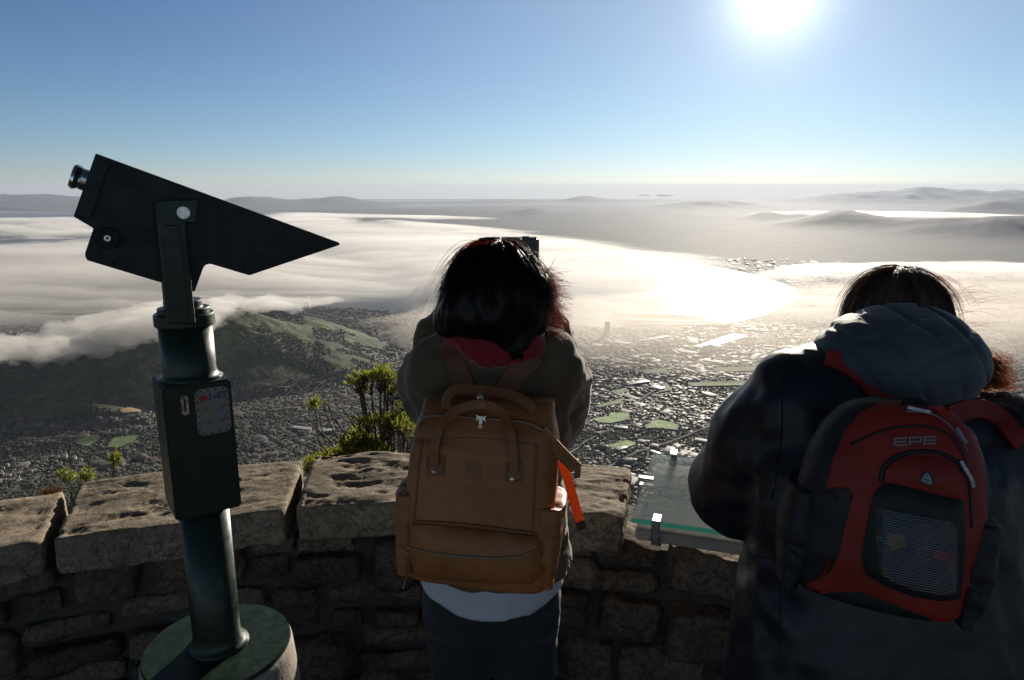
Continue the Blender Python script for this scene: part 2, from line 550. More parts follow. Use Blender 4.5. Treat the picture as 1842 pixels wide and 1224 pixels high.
# thin mist over the bay
fog_bank('fog', gp([(420, 388), (560, 388), (740, 394), (900, 406), (1100, 430), (1240, 452), (1390, 484), (1450, 528), (1330, 565), (1180, 585), (980, 578), (760, 560), (560, 545), (480, 500)], SEA_Z + 30),
         SEA_Z + 20, 150, 0.0006, 'thin bright mist lying over the bay water', nx=160, ny=140, scale=(3600, 1100), edge=1400, floor=0.6, seed=7.7, g=0.5, col=(0.80, 0.78, 0.755))
# mist lying over the harbour and the flats to the right
fog_bank('fog', gp([(1180, 500), (1420, 473), (1640, 472), (2300, 478), (2300, 500), (1700, 505), (1440, 512), (1300, 520)], SEA_Z + 40),
         SEA_Z + 30, 110, 0.0012, 'long low mist bank on the plain behind the far harbour', nx=200, ny=90, scale=(2600, 800), edge=700, floor=0.45, seed=1.7, g=0.6)
fog_bank('fog', gp([(1000, 560), (1200, 548), (1420, 530), (1640, 538), (2300, 548), (2300, 575), (1700, 572), (1430, 585), (1200, 600), (1010, 590)], SEA_Z + 40),
         SEA_Z + 25, 75, 0.0012, 'low mist drifting across the docks and the town edge', nx=200, ny=90, scale=(1300, 450), edge=450, floor=0.40, seed=5.2, g=0.6)
fog_bank('fog', gp([(1330, 381), (1420, 376), (1640, 379), (1842, 384), (2300, 388), (2300, 396), (1842, 393), (1640, 389), (1420, 386)], SEA_Z + 60),
         SEA_Z + 50, 120, 0.0006, 'bright mist filling the far valley under the last range', nx=120, ny=50, scale=(9000, 4000), edge=1600, floor=0.7, seed=9.2, g=0.6)
fog_bank('fog', gp([(480, 378), (640, 381), (900, 388), (900, 394), (640, 392), (520, 399), (400, 396)], SEA_Z + 60),
         SEA_Z + 50, 100, 0.0007, 'pale mist strip inland from the long beach', nx=120, ny=50, scale=(6000, 2500), edge=1300, floor=0.6, seed=2.2, g=0.6)
fog_bank('fog', [(-75000, 28000), (-26000, 26000), (0, 27000), (10000, 23500), (24000, 24000), (70000, 30000), (70000, 60000), (0, 80000), (-70000, 60000)],
         SEA_Z + 25, 90, 0.00008, 'pale morning mist lying in the plains between the far hills', nx=170, ny=90, scale=(15000, 9000), edge=5000, floor=0.25, seed=4.4, g=0.25)
fog_bank('fog', gp([(560, 560), (800, 550), (1300, 520), (1842, 500), (2500, 500), (2900, 690), (1842, 690), (1400, 700), (1000, 690), (640, 660)], SEA_Z + 60),
         SEA_Z + 25, 180, 0.00064, 'thin golden veil of mist over the docks and the lower town', nx=160, ny=90, scale=(1800, 900), edge=900, floor=0.65, seed=8.2, g=0.45, col=(0.86, 0.81, 0.745))
# cloud spilling over the saddle of the ridge, modelled as billowing lumps
def cloud_body(name, lumps, dens, label, res, g=0.45):
    L = np.array(lumps, float)
    lo = (L[:, :3] - L[:, 3:6] * 1.5).min(0); hi = (L[:, :3] + L[:, 3:6] * 1.5).max(0)
    n = np.ceil((hi - lo) / res).astype(int) + 1
    gx, gy, gz = np.meshgrid(*[lo[i] + np.arange(n[i]) * res for i in range(3)], indexing='ij')
    f = np.full(gx.shape, 1e9)
    for cx, cy, cz, rx, ry, rz in L:
        q = np.sqrt(((gx - cx) / rx) ** 2 + ((gy - cy) / ry) ** 2 + ((gz - cz) / rz) ** 2)
        f = np.minimum(f, (q - 1) * rz)
    k = float(np.mean(L[:, 5]))
    f = f + k * 1.35 * fbm(gx / (k * 2.6), gy / (k * 2.2), gz / (k * 1.5), oct=6, gain=0.6)
    v, q = vdb_mesh(f, lo, res)
    o = mesh_obj(name, v, q, fog_mat(name + '_puff', dens, g=g))
    return tag(o, label, 'cloud', kind='stuff')
lumps = []
for (px_, py_, up, r3) in [(475, 549, 25, (260, 150, 30)), (440, 551, 35, (220, 130, 40)), (405, 553, 40, (180, 130, 45)), (370, 560, 50, (200, 150, 50)), (330, 566, 50, (200, 160, 55)), (290, 578, 45, (210, 170, 55)), (250, 590, 45, (200, 160, 60)), (215, 597, 45, (190, 150, 60)),
                     (180, 606, 40, (190, 150, 60)), (140, 612, 40, (170, 140, 60)), (105, 620, 35, (170, 140, 60)), (65, 628, 35, (170, 140, 55)), (20, 634, 30, (170, 140, 50)), (-40, 636, 30, (200, 150, 50)), (-120, 640, 30, (220, 150, 50)), (230, 612, 30, (120, 80, 42)), (165, 626, 25, (120, 80, 38)), (275, 600, 30, (110, 80, 34))]:
    d = ray(px_, py_)
    rr = 3850 if px_ > 300 else 3350 + (px_ - 0) * 0.9
    t = rr / math.hypot(d[0], d[1])
    lumps.append((d[0] * t, d[1] * t, CAM_Z + d[2] * t + up * 0.2, *r3))
cloud_body('cloud', lumps, 0.0062, 'white cloud spilling over the saddle of the green ridge', 13.0)
# thin bright clouds low over the far mountains
lumps = []
for (px_, py_, wx, hz) in [(1690, 350, 1900, 170), (1740, 349, 2400, 210), (1800, 350, 2400, 190), (1850, 351, 2400, 150), (1556, 350, 1200, 120), (1195, 351, 900, 100), (1160, 351, 600, 80)]:
    d = ray(px_, py_); t = 92000 / d[1]
    lumps.append((d[0] * t, d[1] * t, CAM_Z + d[2] * t, wx, 1500, hz))
cloud_body('cloud', lumps, 0.012, 'thin bright strips of cloud low over the farthest mountains', 70.0)
# ================================================================== TOWN
def hit(px, py):
    """where the sight line through a photo pixel meets the land"""
    d = ray(px, py)
    hl = math.hypot(d[0], d[1])
    r = np.geomspace(1200, 70000, 1500)
    x, y, z = d[0] / hl * r, d[1] / hl * r, CAM_Z + d[2] / hl * r
    h, _ = terrain(x, y)
    k = np.argmax(z < h)
    return np.array([x[k], y[k], h[k]])

def height(x, y):
    return terrain(np.asarray(x, float), np.asarray(y, float))[0]

def project(x, y, z):
    dz = z - CAM_Z
    f = y * CP - dz * SP
    u = y * SP + dz * CP
    return 921 + F_PX * x / f, 612 - F_PX * u / f

def facade_mat(name, rnd, stops, rough, spec, scale=0.5):
    k = NT(name)
    if rnd == 'island':
        g = k.n('NewGeometry'); rv = g.outputs['Random Per Island']
    else:
        g = k.n('ObjectInfo'); rv = g.outputs['Random']
    c = k.ramp(rv, stops)
    k.t.nodes[-1]
    nz = k.noise(k.coord(1.0), scale, 4)
    c = k.mix(0.35, c, k.ramp(nz, [(0.3, (0.02, 0.02, 0.02)), (0.7, (0.5, 0.48, 0.45))]))
    k.l(c, k.b.inputs['Base Color'])
    k.b.inputs['Roughness'].default_value = rough
    k.b.inputs['Specular IOR Level'].default_value = spec
    return k.m
WALLS = [(0.0, (0.38, 0.30, 0.22)), (0.3, (0.50, 0.44, 0.37)), (0.42, (0.22, 0.16, 0.11)), (0.6, (0.36, 0.35, 0.33)), (0.8, (0.15, 0.12, 0.10)), (1.0, (0.56, 0.53, 0.48))]
ROOFS = [(0.0, (0.10, 0.04, 0.025)), (0.22, (0.12, 0.055, 0.035)), (0.30, (0.04, 0.04, 0.04)), (0.55, (0.065, 0.06, 0.06)), (0.72, (0.11, 0.105, 0.10)), (0.84, (0.055, 0.048, 0.045)), (0.93, (0.13, 0.125, 0.12)), (1.0, (0.36, 0.345, 0.32))]
wall_isl, roof_isl = facade_mat('town_walls', 'island', WALLS, 0.7, 0.3), facade_mat('town_roofs', 'island', ROOFS, 0.6, 0.08)
wall_obj, roof_obj = facade_mat('house_walls', 'object', WALLS, 0.7, 0.3), facade_mat('house_roofs', 'object', ROOFS, 0.6, 0.08)

# districts, each with its own street grid
dn = 70
d_r = 1700 * (13500 / 1700) ** RNG.random(dn); d_a = R(-46) + R(92) * RNG.random(dn)
d_x, d_y = d_r * np.sin(d_a), d_r * np.cos(d_a)
d_t = RNG.random(dn) * math.pi
BX, BY, BA, BW, BL, BH, BF = ([] for _ in range(7))
for i in range(dn):
    rad = 0.75 * d_r[i]
    step = 11.5 + 0.0024 * d_r[i] + (0 if d_r[i] < 6500 else 0.0035 * (d_r[i] - 6500))
    n = int(rad / step)
    gx, gy = np.meshgrid(np.arange(-n, n), np.arange(-n, n), indexing='ij')
    gx, gy = gx.ravel(), gy.ravel()
    m = (gx % 7 != 0) & (gy % 3 != 0)
    gx, gy = gx[m] * step + RNG.normal(0, 0.16 * step, m.sum()), gy[m] * step + RNG.normal(0, 0.12 * step, m.sum())
    c, s = math.cos(d_t[i]), math.sin(d_t[i])
    x, y = d_x[i] + c * gx - s * gy, d_y[i] + s * gx + c * gy
    r, a = np.hypot(x, y), np.arctan2(x, y)
    m = (r > 1480) & (r < 11000) & (np.abs(a) < R(46)) & (y > 0)
    x, y = x[m], y[m]
    if len(x) == 0:
        continue
    best = np.argmin((x[:, None] - d_x) ** 2 + (y[:, None] - d_y) ** 2, 1)
    m = best == i
    x, y = x[m], y[m]
    BX.append(x); BY.append(y); BA.append(np.full(len(x), d_t[i]) + (RNG.random(len(x)) < 0.5) * math.pi / 2 + RNG.normal(0, 0.05, len(x)))
    big = RNG.random(len(x))
    rr = np.hypot(x, y)
    wide = step * (0.34 + 0.46 * RNG.random(len(x)) ** 1.6)
    BW.append(wide); BL.append(wide * (1 + 1.5 * RNG.random(len(x)) ** 2))
    BH.append(3.2 + 5.5 * RNG.random(len(x)) ** 2)
BX, BY, BA, BW, BL, BH = map(np.concatenate, (BX, BY, BA, BW, BL, BH))
BZ, bsd = terrain(BX, BY)
rb0 = np.hypot(BX, BY)
green = fbm(BX / 330, BY / 330, oct=4)
# keep to the flat town, thin out in parks and woods
bowl = SEA_Z + 5 + 285 * np.clip((5100 - rb0) / 3600, 0, 1) ** 1.7 - curve(BX, BY) + 12
keep = (bsd > 60) & (BZ - bowl < 55 + 30 * fbm(BX / 200, BY / 200, oct=3) - 25 * (np.arctan2(BX, BY) < R(-24))) & (BZ < SEA_Z + 300 + 60 * fbm(BX / 260, BY / 260, oct=3)) & (green < 0.02 + 0.5 * RNG.random(len(BX)) ** 1.5) & (RNG.random(len(BX)) < np.where(rb0 > 6200, 0.35, 0.8))
# streets of houses end where the forested slopes below the ridge begin
azb = np.arctan2(BX, BY); rb = np.hypot(BX, BY)
keep &= ~((azb < R(-22)) & (rb < 2600 + 600 * sstep(-0.45, -0.6, azb)) & (fbm(BX / 200 + 9, BY / 200, oct=3) < 0.18 - 0.25 * sstep(-0.39, -0.62, azb)))
FIELDS = [[(1065, 755), (1095, 751), (1098, 745), (1130, 745), (1128, 757), (1100, 764), (1075, 763)],
          [(1164, 772), (1172, 757), (1192, 759), (1218, 766), (1214, 776), (1190, 773)],
          [(1090, 804), (1130, 795), (1144, 800), (1132, 807), (1100, 808)],
          [(1280, 664), (1375, 660), (1370, 669), (1285, 671)],
          [(1238, 691), (1360, 686), (1345, 695), (1240, 697)],
          [(1072, 732), (1120, 719), (1116, 728), (1078, 736)],
          [(134, 800), (150, 789), (178, 784), (176, 795), (158, 806)],
          [(193, 806), (204, 790), (247, 785), (240, 797), (214, 809)],
          [(1155, 668), (1196, 664), (1200, 672), (1160, 675)],
          [(1178, 700), (1200, 690), (1208, 704), (1186, 708)],
          [(1100, 705), (1126, 700), (1128, 706), (1106, 711)],
          [(214, 741), (236, 734), (251, 735), (252, 743), (220, 747)]]
for P in FIELDS:
    keep &= poly_sd(BX, BY, np.array([hit(*q)[:2] for q in P])) > 14
ROADS = [([(1062, 640), (1078, 625), (1090, 610), (1098, 596), (1104, 588)], 26), ([(1092, 634), (1110, 641), (1130, 650)], 18),
         ([(1136, 606), (1132, 616), (1140, 626), (1165, 638), (1210, 650), (1290, 656), (1400, 664)], 22),
         ([(1090, 634), (1040, 632), (1000, 634)], 18), ([(1190, 650), (1260, 636), (1330, 622), (1420, 612)], 16),
         ([(1145, 727), (1165, 712), (1185, 700), (1196, 690)], 12), ([(420, 700), (470, 716), (540, 726), (620, 716), (700, 700)], 11)]
road_pts = []
_rr = random.Random(31)
MINOR = []
for _i in range(30):
    _k = _rr.randrange(dn)
    if not (1900 < d_r[_k] < 5600) or d_a[_k] < R(-17): continue
    _a = d_t[_k] + (math.pi / 2 if _rr.random() < 0.5 else 0); _L = _rr.uniform(350, 900)
    _o = _rr.uniform(-200, 200)
    _c = np.array([d_x[_k] - math.sin(_a) * _o, d_y[_k] + math.cos(_a) * _o]); _d = np.array([math.cos(_a), math.sin(_a)]); _n = np.array([-_d[1], _d[0]]) * _rr.uniform(-90, 90)
    MINOR.append(np.stack([_c + _d * _L * s + _n * s * s for s in np.linspace(-1, 1, 40)]))
for P, w in ROADS:
    q = np.array([hit(*p) for p in P])
    # smooth and resample
    t = np.linspace(0, len(q) - 1, 40)
    qs = np.stack([np.interp(t, np.arange(len(q)), q[:, j]) for j in range(2)], -1)
    for _ in range(6):
        qs[1:-1] = (qs[:-2] + 2 * qs[1:-1] + qs[2:]) / 4
    road_pts.append((qs, w))
    dmin = np.min(np.hypot(BX[:, None] - qs[:, 0], BY[:, None] - qs[:, 1]), 1)
    keep &= dmin > w * 0.5 + BL * 0.6
for q in MINOR:
    road_pts.append((q, 9))
    keep &= np.min(np.hypot(BX[:, None] - q[:, 0], BY[:, None] - q[:, 1]), 1) > 5 + BL * 0.55
# downtown and the sheds of the docks
ctr = np.array(hit(830, 610)[:2]); ind = np.array(hit(1250, 640)[:2]); yard = np.array(hit(1200, 590)[:2])
dc = np.hypot((BX - ctr[0]) / 900, (BY - ctr[1]) / 650)
tall = np.exp(-dc ** 2)
u = RNG.random(len(BX))
BH = BH + tall * 34 * u ** 2.4
wide = 1 + 1.2 * tall * RNG.random(len(BX))
di = np.minimum(np.hypot((BX - ind[0]) / 1100, (BY - ind[1]) / 900), np.hypot((BX - yard[0]) / 1500, (BY - yard[1]) / 600))
shed = np.exp(-di ** 2) * (RNG.random(len(BX)) < 0.55)
wide = wide + shed * 1.4 * RNG.random(len(BX)) + (RNG.random(len(BX)) < 0.07) * (0.7 + 1.3 * RNG.random(len(BX)))
mid = np.exp(-(((rb - 2300) / 600) ** 2)) * (RNG.random(len(BX)) < 0.06)
wide = wide + mid * 1.1
keep &= RNG.random(len(BX)) < 1 / np.sqrt(wide)
BW, BL = BW * wide, BL * wide * (1 + 0.7 * shed)
BH = BH + mid * 8
BX, BY, BZ, BA, BW, BL, BH, rb, tall, shed = (a[keep] for a in (BX, BY, BZ, BA, BW, BL, BH, rb, tall, shed))
N = len(BX)
hip = np.where((RNG.random(N) < 0.34) & (tall < 0.5), 0.19, 0.02)          # roof pitch
inset = np.where(hip > 0.1, 0.97, 0.12)

def houses(X, Y, Z, A, W, L, H, hip, inset):
    n = len(X)
    c, s = np.cos(A), np.sin(A)
    def ringv(k1, k2, z):
        pts = []
        for sx, sy in ((-1, -1), (1, -1), (1, 1), (-1, 1)):
            lx, ly = sx * L * 0.5 * k1, sy * W * 0.5 * k2
            pts.append(np.stack([X + c * lx - s * ly, Y + s * lx + c * ly, z], -1))
        return np.stack(pts, 1)
    r0 = ringv(1, 1, Z - 4); r1 = ringv(1, 1, Z + H); e1 = ringv(1.04, 1.06, Z + H - 0.15)
    kx = 1 - inset * W / L * 0.5
    r2 = ringv(kx, 1 - inset, Z + H + hip * W)
    v = np.concatenate([r0, r1, e1, r2], 1)
    q = [(0, 1, 5, 4), (1, 2, 6, 5), (2, 3, 7, 6), (3, 0, 4, 7)]
    q2 = [(8, 9, 13, 12), (9, 10, 14, 13), (10, 11, 15, 14), (11, 8, 12, 15), (12, 13, 14, 15)]
    base = (np.arange(n) * 16)[:, None, None]
    f = (np.array(q + q2)[None] + base).reshape(-1, 4)
    mi = np.tile([0] * 4 + [1] * 5, n)
    return v.reshape(-1, 3), f, mi

px, py = project(BX, BY, BZ + BH)
vis = (px > 5) & (px < 1837) & (py < 850)
for x0, x1, y0, y1 in ((270, 435, 500, 1224), (725, 1060, 560, 1224), (1420, 1842, 500, 1224), (1250, 1420, 770, 1224), (1140, 1300, 805, 1224), (560, 740, 660, 860)):
    vis &= ~((px > x0) & (px < x1) & (py > y0) & (py < y1))
size = np.where(vis, np.sqrt(BW * BL) * (1 + BH / 30) / rb, 0)
order = np.argsort(-size)
near = order[:290]
rest = np.setdiff1d(np.arange(N), near)
v, f, mi = houses(*(a[rest] for a in (BX, BY, BZ, BA, BW, BL, BH, hip, inset)))
tag(mesh_obj('town_buildings', v, f, [wall_isl, roof_isl], mat_idx=mi), 'countless pale houses and blocks of the hazy city below', 'city', kind='stuff')
for i in near:
    a, b = px[i], py[i]
    flat = hip[i] < 0.1
    if a < 560:
        where = 'under the green ridge left of the telescope' if a < 300 else 'in the old town between the telescope and the bush'
        w2 = 'houses below the ridge' if a < 300 else 'houses of the old town'
    elif a < 740:
        where, w2 = 'in the town seen past the bush', 'houses past the bush'
    else:
        where, w2 = 'in the glittering suburb between the two people', 'houses of the bright suburb'
    if shed[i] > 0.3 and flat:
        nm, cat, lab = 'warehouse', 'warehouse', 'long flat roofed warehouse '
    elif flat and (BH[i] > 9 or BL[i] > 28):
        nm, cat, lab = 'apartment_block', 'building', 'flat roofed apartment block '
    elif flat:
        nm, cat, lab = 'house', 'house', 'small flat roofed house '
    else:
        nm, cat, lab = 'house', 'house', 'small house with a hipped roof '
    X0 = np.array([0.0])
    v, f, mi = houses(X0, X0, X0, *(arr[i:i + 1] for arr in (BA, BW, BL, BH, hip, inset)))
    o = mesh_obj(nm, v, f, [wall_obj, roof_obj], mat_idx=mi)
    o.location = (BX[i], BY[i], BZ[i])
    tag(o, lab + where, cat, ('flat roofed ' if flat else 'hip roofed ') + cat + ' group, ' + w2)

# named landmarks
def slab_tower(px_, py_, w, l, h, label):
    p = hit(px_, py_)
    t = empty('office_tower', p, label, 'tower', None)
    def b(x, y, z0, z1):
        return box_vf(-x / 2, x / 2, -y / 2, y / 2, z0, z1)
    k = NT('tower_face')
    br = k.n('TexBrick'); br.inputs['Scale'].default_value = 0.14
    br.inputs['Color1'].default_value = br.inputs['Color2'].default_value = (0.05, 0.06, 0.07, 1)
    br.inputs['Mortar'].default_value = (0.36, 0.33, 0.30, 1); br.inputs['Mortar Size'].default_value = 0.16
    tc = k.n('TexCoord'); mp = k.n('Mapping'); mp.inputs['Rotation'].default_value = (math.pi / 2, 0, 0)
    k.l(tc.outputs['Object'], mp.inputs[0]); k.l(mp.outputs[0], br.inputs['Vector'])
    k.l(br.outputs[0], k.b.inputs['Base Color']); k.b.inputs['Roughness'].default_value = 0.5
    o = mesh_obj('tower_wall', *b(w, l, -5, h), k.m, t)
    r1 = mesh_obj('roof', *b(w + 2, l + 2, h + 0.05, h + 3), roof_obj, t)
    mesh_obj('roof_plant', *b(w * 0.4, l * 0.5, h + 3.05, h + 9), wall_obj, t)
    return t
slab_tower(1025, 629, 46, 22, 118, 'dark hazy office tower just right of the standing woman at the dock edge')
slab_tower(1092, 604, 34, 20, 92, 'smaller grey tower block beside the harbour motorway')
slab_tower(1010, 640, 30, 18, 52, 'low dark office block close to the sleeve of the brown jacket')
slab_tower(930, 600, 30, 18, 70, 'office tower hidden in haze behind the dark haired head')
slab_tower(880, 592, 34, 18, 60, 'wide office block in haze behind the dark hair')

# stadium on the green point, a white ring in the mist
p = hit(527, 556)
st = empty('stadium', p, 'pale oval stadium bowl half lost in mist beyond the ridge end', 'stadium')
def ring_lathe(prof, ax, ay, n=64):
    v = []; f = []
    m = len(prof)
    for i in range(n):
        a = 2 * math.pi * i / n
        for rr, z in prof:
            v.append((math.cos(a) * rr * ax, math.sin(a) * rr * ay, z))
    for i in range(n):
        for j in range(m - 1):
            f.append((i * m + j, ((i + 1) % n) * m + j, ((i + 1) % n) * m + j + 1, i * m + j + 1))
    return v, f
mw = simple('stadium_skin', (0.62, 0.62, 0.62), 0.45, scale=0.05)
mesh_obj('facade', *ring_lathe([(1.0, -5), (1.03, 30), (1.0, 70)], 150, 125), mw, st, smooth=True)
mesh_obj('roof', *ring_lathe([(1.0, 70.2), (0.8, 74), (0.62, 68), (0.62, 66), (0.95, 66)], 150, 125), mw, st, smooth=True)
mesh_obj('pitch', *ring_lathe([(0.6, 3), (0.01, 3)], 150, 125), simple('pitch_grass', (0.05, 0.10, 0.025), 0.9, scale=0.1), st)

# long white sheds of the railway yard
def long_shed(p0, p1, w, h, label):
    a, b = hit(*p0), hit(*p1)
    d = b - a
    L = math.hypot(d[0], d[1])
    v, f, mi = houses(np.array([0.0]), np.array([0.0]), np.array([0.0]), np.array([math.atan2(d[1], d[0])]), np.array([float(w)]), np.array([L]), np.array([float(h)]), np.array([0.06]), np.array([0.97]))
    o = mesh_obj('railway_shed', v, f, [wall_obj, simple('shed_roof', (0.6, 0.6, 0.6), 0.30, scale=0.05, spec=0.8)], mat_idx=mi)
    m = (a + b) / 2
    o.location = (m[0], m[1], height([m[0]], [m[1]])[0])
    return tag(o, label, 'shed', 'long sheds of the railway yard')
long_shed((1256, 625), (1322, 606), 45, 12, 'longest bright roofed railway shed beside the curving motorway')
long_shed((1284, 622), (1338, 607), 34, 10, 'second long bright railway shed, the one nearer the grey hood')
long_shed((1152, 614), (1200, 607), 30, 9, 'narrow pale shed beside the harbour road bend')
long_shed((1105, 617), (1130, 621), 50, 12, 'short broad white shed left of the motorway curve')
for (a, b, w, l) in (((1066, 623), (1082, 625), 55, 'white hall beside the standing woman and the motorway'), ((1105, 773), (1128, 776), 20, 'white school building under the bright sports field'),
                     ((1172, 700), (1192, 703), 40, 'blue grey hospital slab among small roofs'), ((1130, 694), (1165, 690), 34, 'broad dark hospital block left of the bright roofs'),
                     ((1110, 815), (1126, 811), 16, 'white long roof just above the parapet beside the brown jacket'), ((1170, 818), (1186, 823), 14, 'bright tilted roof just above the glass panel'),
                     ((528, 775), (558, 777), 22, 'blue grey slab block below the bush'), ((575, 782), (602, 780), 24, 'white apartment slab next to the bush')):
    o = long_shed(a, b, w, 13, l)
    o.name = 'long_block'
    o['category'] = 'building'
    o['group'] = 'large long buildings of the town'

# harbour moles
def strip(name, pts, w, m, lift, n=60, curve=True):
    q = np.asarray(pts, float)[:, :2]
    t = np.linspace(0, len(q) - 1, n)
    q = np.stack([np.interp(t, np.arange(len(q)), q[:, j]) for j in range(2)], -1)
    d = np.gradient(q, axis=0); d /= np.linalg.norm(d, axis=1)[:, None]
    nn = np.stack([-d[:, 1], d[:, 0]], -1)
    rows = []
    for k in (-0.5, 0, 0.5):
        e = q + nn * w * k
        rows.append(np.column_stack([e, np.maximum(height(e[:, 0], e[:, 1]), SEA_Z + 1) + lift]))
    v = np.stack(rows, 1).reshape(-1, 3)
    idx = np.arange(n * 3).reshape(n, 3)
    f = np.stack([idx[:-1, :-1], idx[1:, :-1], idx[1:, 1:], idx[:-1, 1:]], -1).reshape(-1, 4)
    return mesh_obj(name, v, f[:, ::-1], m)
road_m = simple('road_surface', (0.115, 0.108, 0.10), 0.9, scale=0.02, spec=0.08)
for qs, w in road_pts:
    tag(strip('road', qs, w, road_m, 6, n=120), 'pale motorway curving through the town', 'road', kind='structure')
def mole(P, w, label):
    q = [ground_pt(*p, SEA_Z + 3) for p in P]
    o = strip('harbour_mole', q, w, simple('mole_concrete', (0.25, 0.23, 0.21), 0.8, scale=0.02), 4, n=30)
    md = o.modifiers.new('depth', 'SOLIDIFY'); md.thickness = 8; md.offset = -1
    return tag(o, label, 'pier', 'piers of the harbour')
mole([(1100, 566), (1180, 568), (1270, 574)], 60, 'outer harbour pier, the one farthest out in the bay')
mole([(1110, 577), (1190, 580), (1300, 583)], 45, 'middle harbour pier reaching across the bright docks')
mole([(1120, 585), (1200, 587), (1310, 590)], 55, 'inner quay of the harbour nearest the town')
mole([(990, 560), (1040, 553), (1090, 548)], 40, 'thin breakwater in the mist near the dark haired head')

# sports fields and parks
def field(P, col, label):
    q = np.array([hit(*p)[:2] for p in P])
    x0, y0 = q.min(0); x1, y1 = q.max(0)
    gx, gy = np.meshgrid(np.linspace(x0, x1, 40), np.linspace(y0, y1, 40), indexing='ij')
    ins = poly_sd(gx, gy, q) + 7 * fbm(gx / 40, gy / 40, oct=3) < 0
    z = height(gx.ravel(), gy.ravel()) + 5
    idx = np.arange(1600).reshape(40, 40)
    f = np.stack([idx[:-1, :-1], idx[1:, :-1], idx[1:, 1:], idx[:-1, 1:]], -1).reshape(-1, 4)
    f = f[ins[:-1, :-1].ravel()]
    used = np.unique(f); rm = np.zeros(1600, int); rm[used] = np.arange(len(used))
    o = mesh_obj('sports_field', np.column_stack([gx.ravel(), gy.ravel(), z])[used], rm[f], simple('field_grass', col, 0.9, scale=0.03, var=0.2))
    return tag(o, label, 'field', kind='structure')
for i, P in enumerate(FIELDS):
    c = (0.24, 0.16, 0.07) if i == len(FIELDS) - 1 else (0.12, 0.23, 0.03) if i < 3 else (0.07, 0.13, 0.025)
    field(P, c, 'green sports field among the houses')

# street trees and woods seen as one dark mass between the roofs
TN = 120000
tr = 1600 * (6500 / 1600) ** RNG.random(TN); ta = R(-46) + R(92) * RNG.random(TN)
tx, ty = tr * np.sin(ta), tr * np.cos(ta)
tz, tsd = terrain(tx, ty)
tbowl = SEA_Z + 17 + 285 * np.clip((5100 - tr) / 3600, 0, 1) ** 1.7 - curve(tx, ty)
m = (tsd > 40) & ((tz - tbowl < 50) | ((tr < 2700) & (RNG.random(TN) < 0.8))) & ((fbm(tx / 330, ty / 330, oct=4) > 0.0) | (RNG.random(TN) < 0.40))
for P in FIELDS:
    m &= poly_sd(tx, ty, np.array([hit(*q)[:2] for q in P])) > 6
tx, ty, tz = tx[m], ty[m], tz[m]
hr_ = 2100 * (5300 / 2100) ** RNG.random(90000); ha_ = R(-44) + R(37) * RNG.random(90000)      # scrub on the ridge
hx_, hy_ = hr_ * np.sin(ha_), hr_ * np.cos(ha_)
hz_, hs_ = terrain(hx_, hy_)
hb_ = SEA_Z + 17 + 285 * np.clip((5100 - hr_) / 3600, 0, 1) ** 1.7 - curve(hx_, hy_)
mh = (hs_ > 40) & (hz_ - hb_ > 25) & (fbm(hx_ / 150, hy_ / 150, oct=4) > 0.10 - 0.12 * RNG.random(90000))
tx, ty, tz = np.concatenate([tx, hx_[mh]]), np.concatenate([ty, hy_[mh]]), np.concatenate([tz, hz_[mh] - 1.2])
ico = bmesh.new(); bmesh.ops.create_icosphere(ico, subdivisions=1, radius=1)
iv = np.array([v.co[:] for v in ico.verts]); it = np.array([[v.index for v in f.verts] for f in ico.faces]); ico.free()
n = len(tx)
sc = (2.4 + 3.8 * RNG.random((n, 1, 1)) ** 2) * (0.75 + 0.5 * RNG.random((n, len(iv), 1))) * np.array([1.25, 1.25, 0.9])
vv = iv[None] * sc + np.stack([tx, ty, tz + 2.4], -1)[:, None]
ff = it[None] + (np.arange(n) * len(iv))[:, None, None]
tag(mesh_obj('tree_cover', vv.reshape(-1, 3), ff.reshape(-1, 3), simple('dark_leaves', (0.022, 0.034, 0.014), 0.9, var=0.5, scale=0.01)), 'dark street trees and woods scattered between the roofs', 'trees', kind='stuff')
# ================================================================== TERRACE: WALL, TELESCOPE, GLASS PANEL, PLANTS
WC, WR, WT = (-0.30, -0.65), 2.68, 0.40          # wall arc: centre, inner radius, thickness
WALL_TOP = 0.81

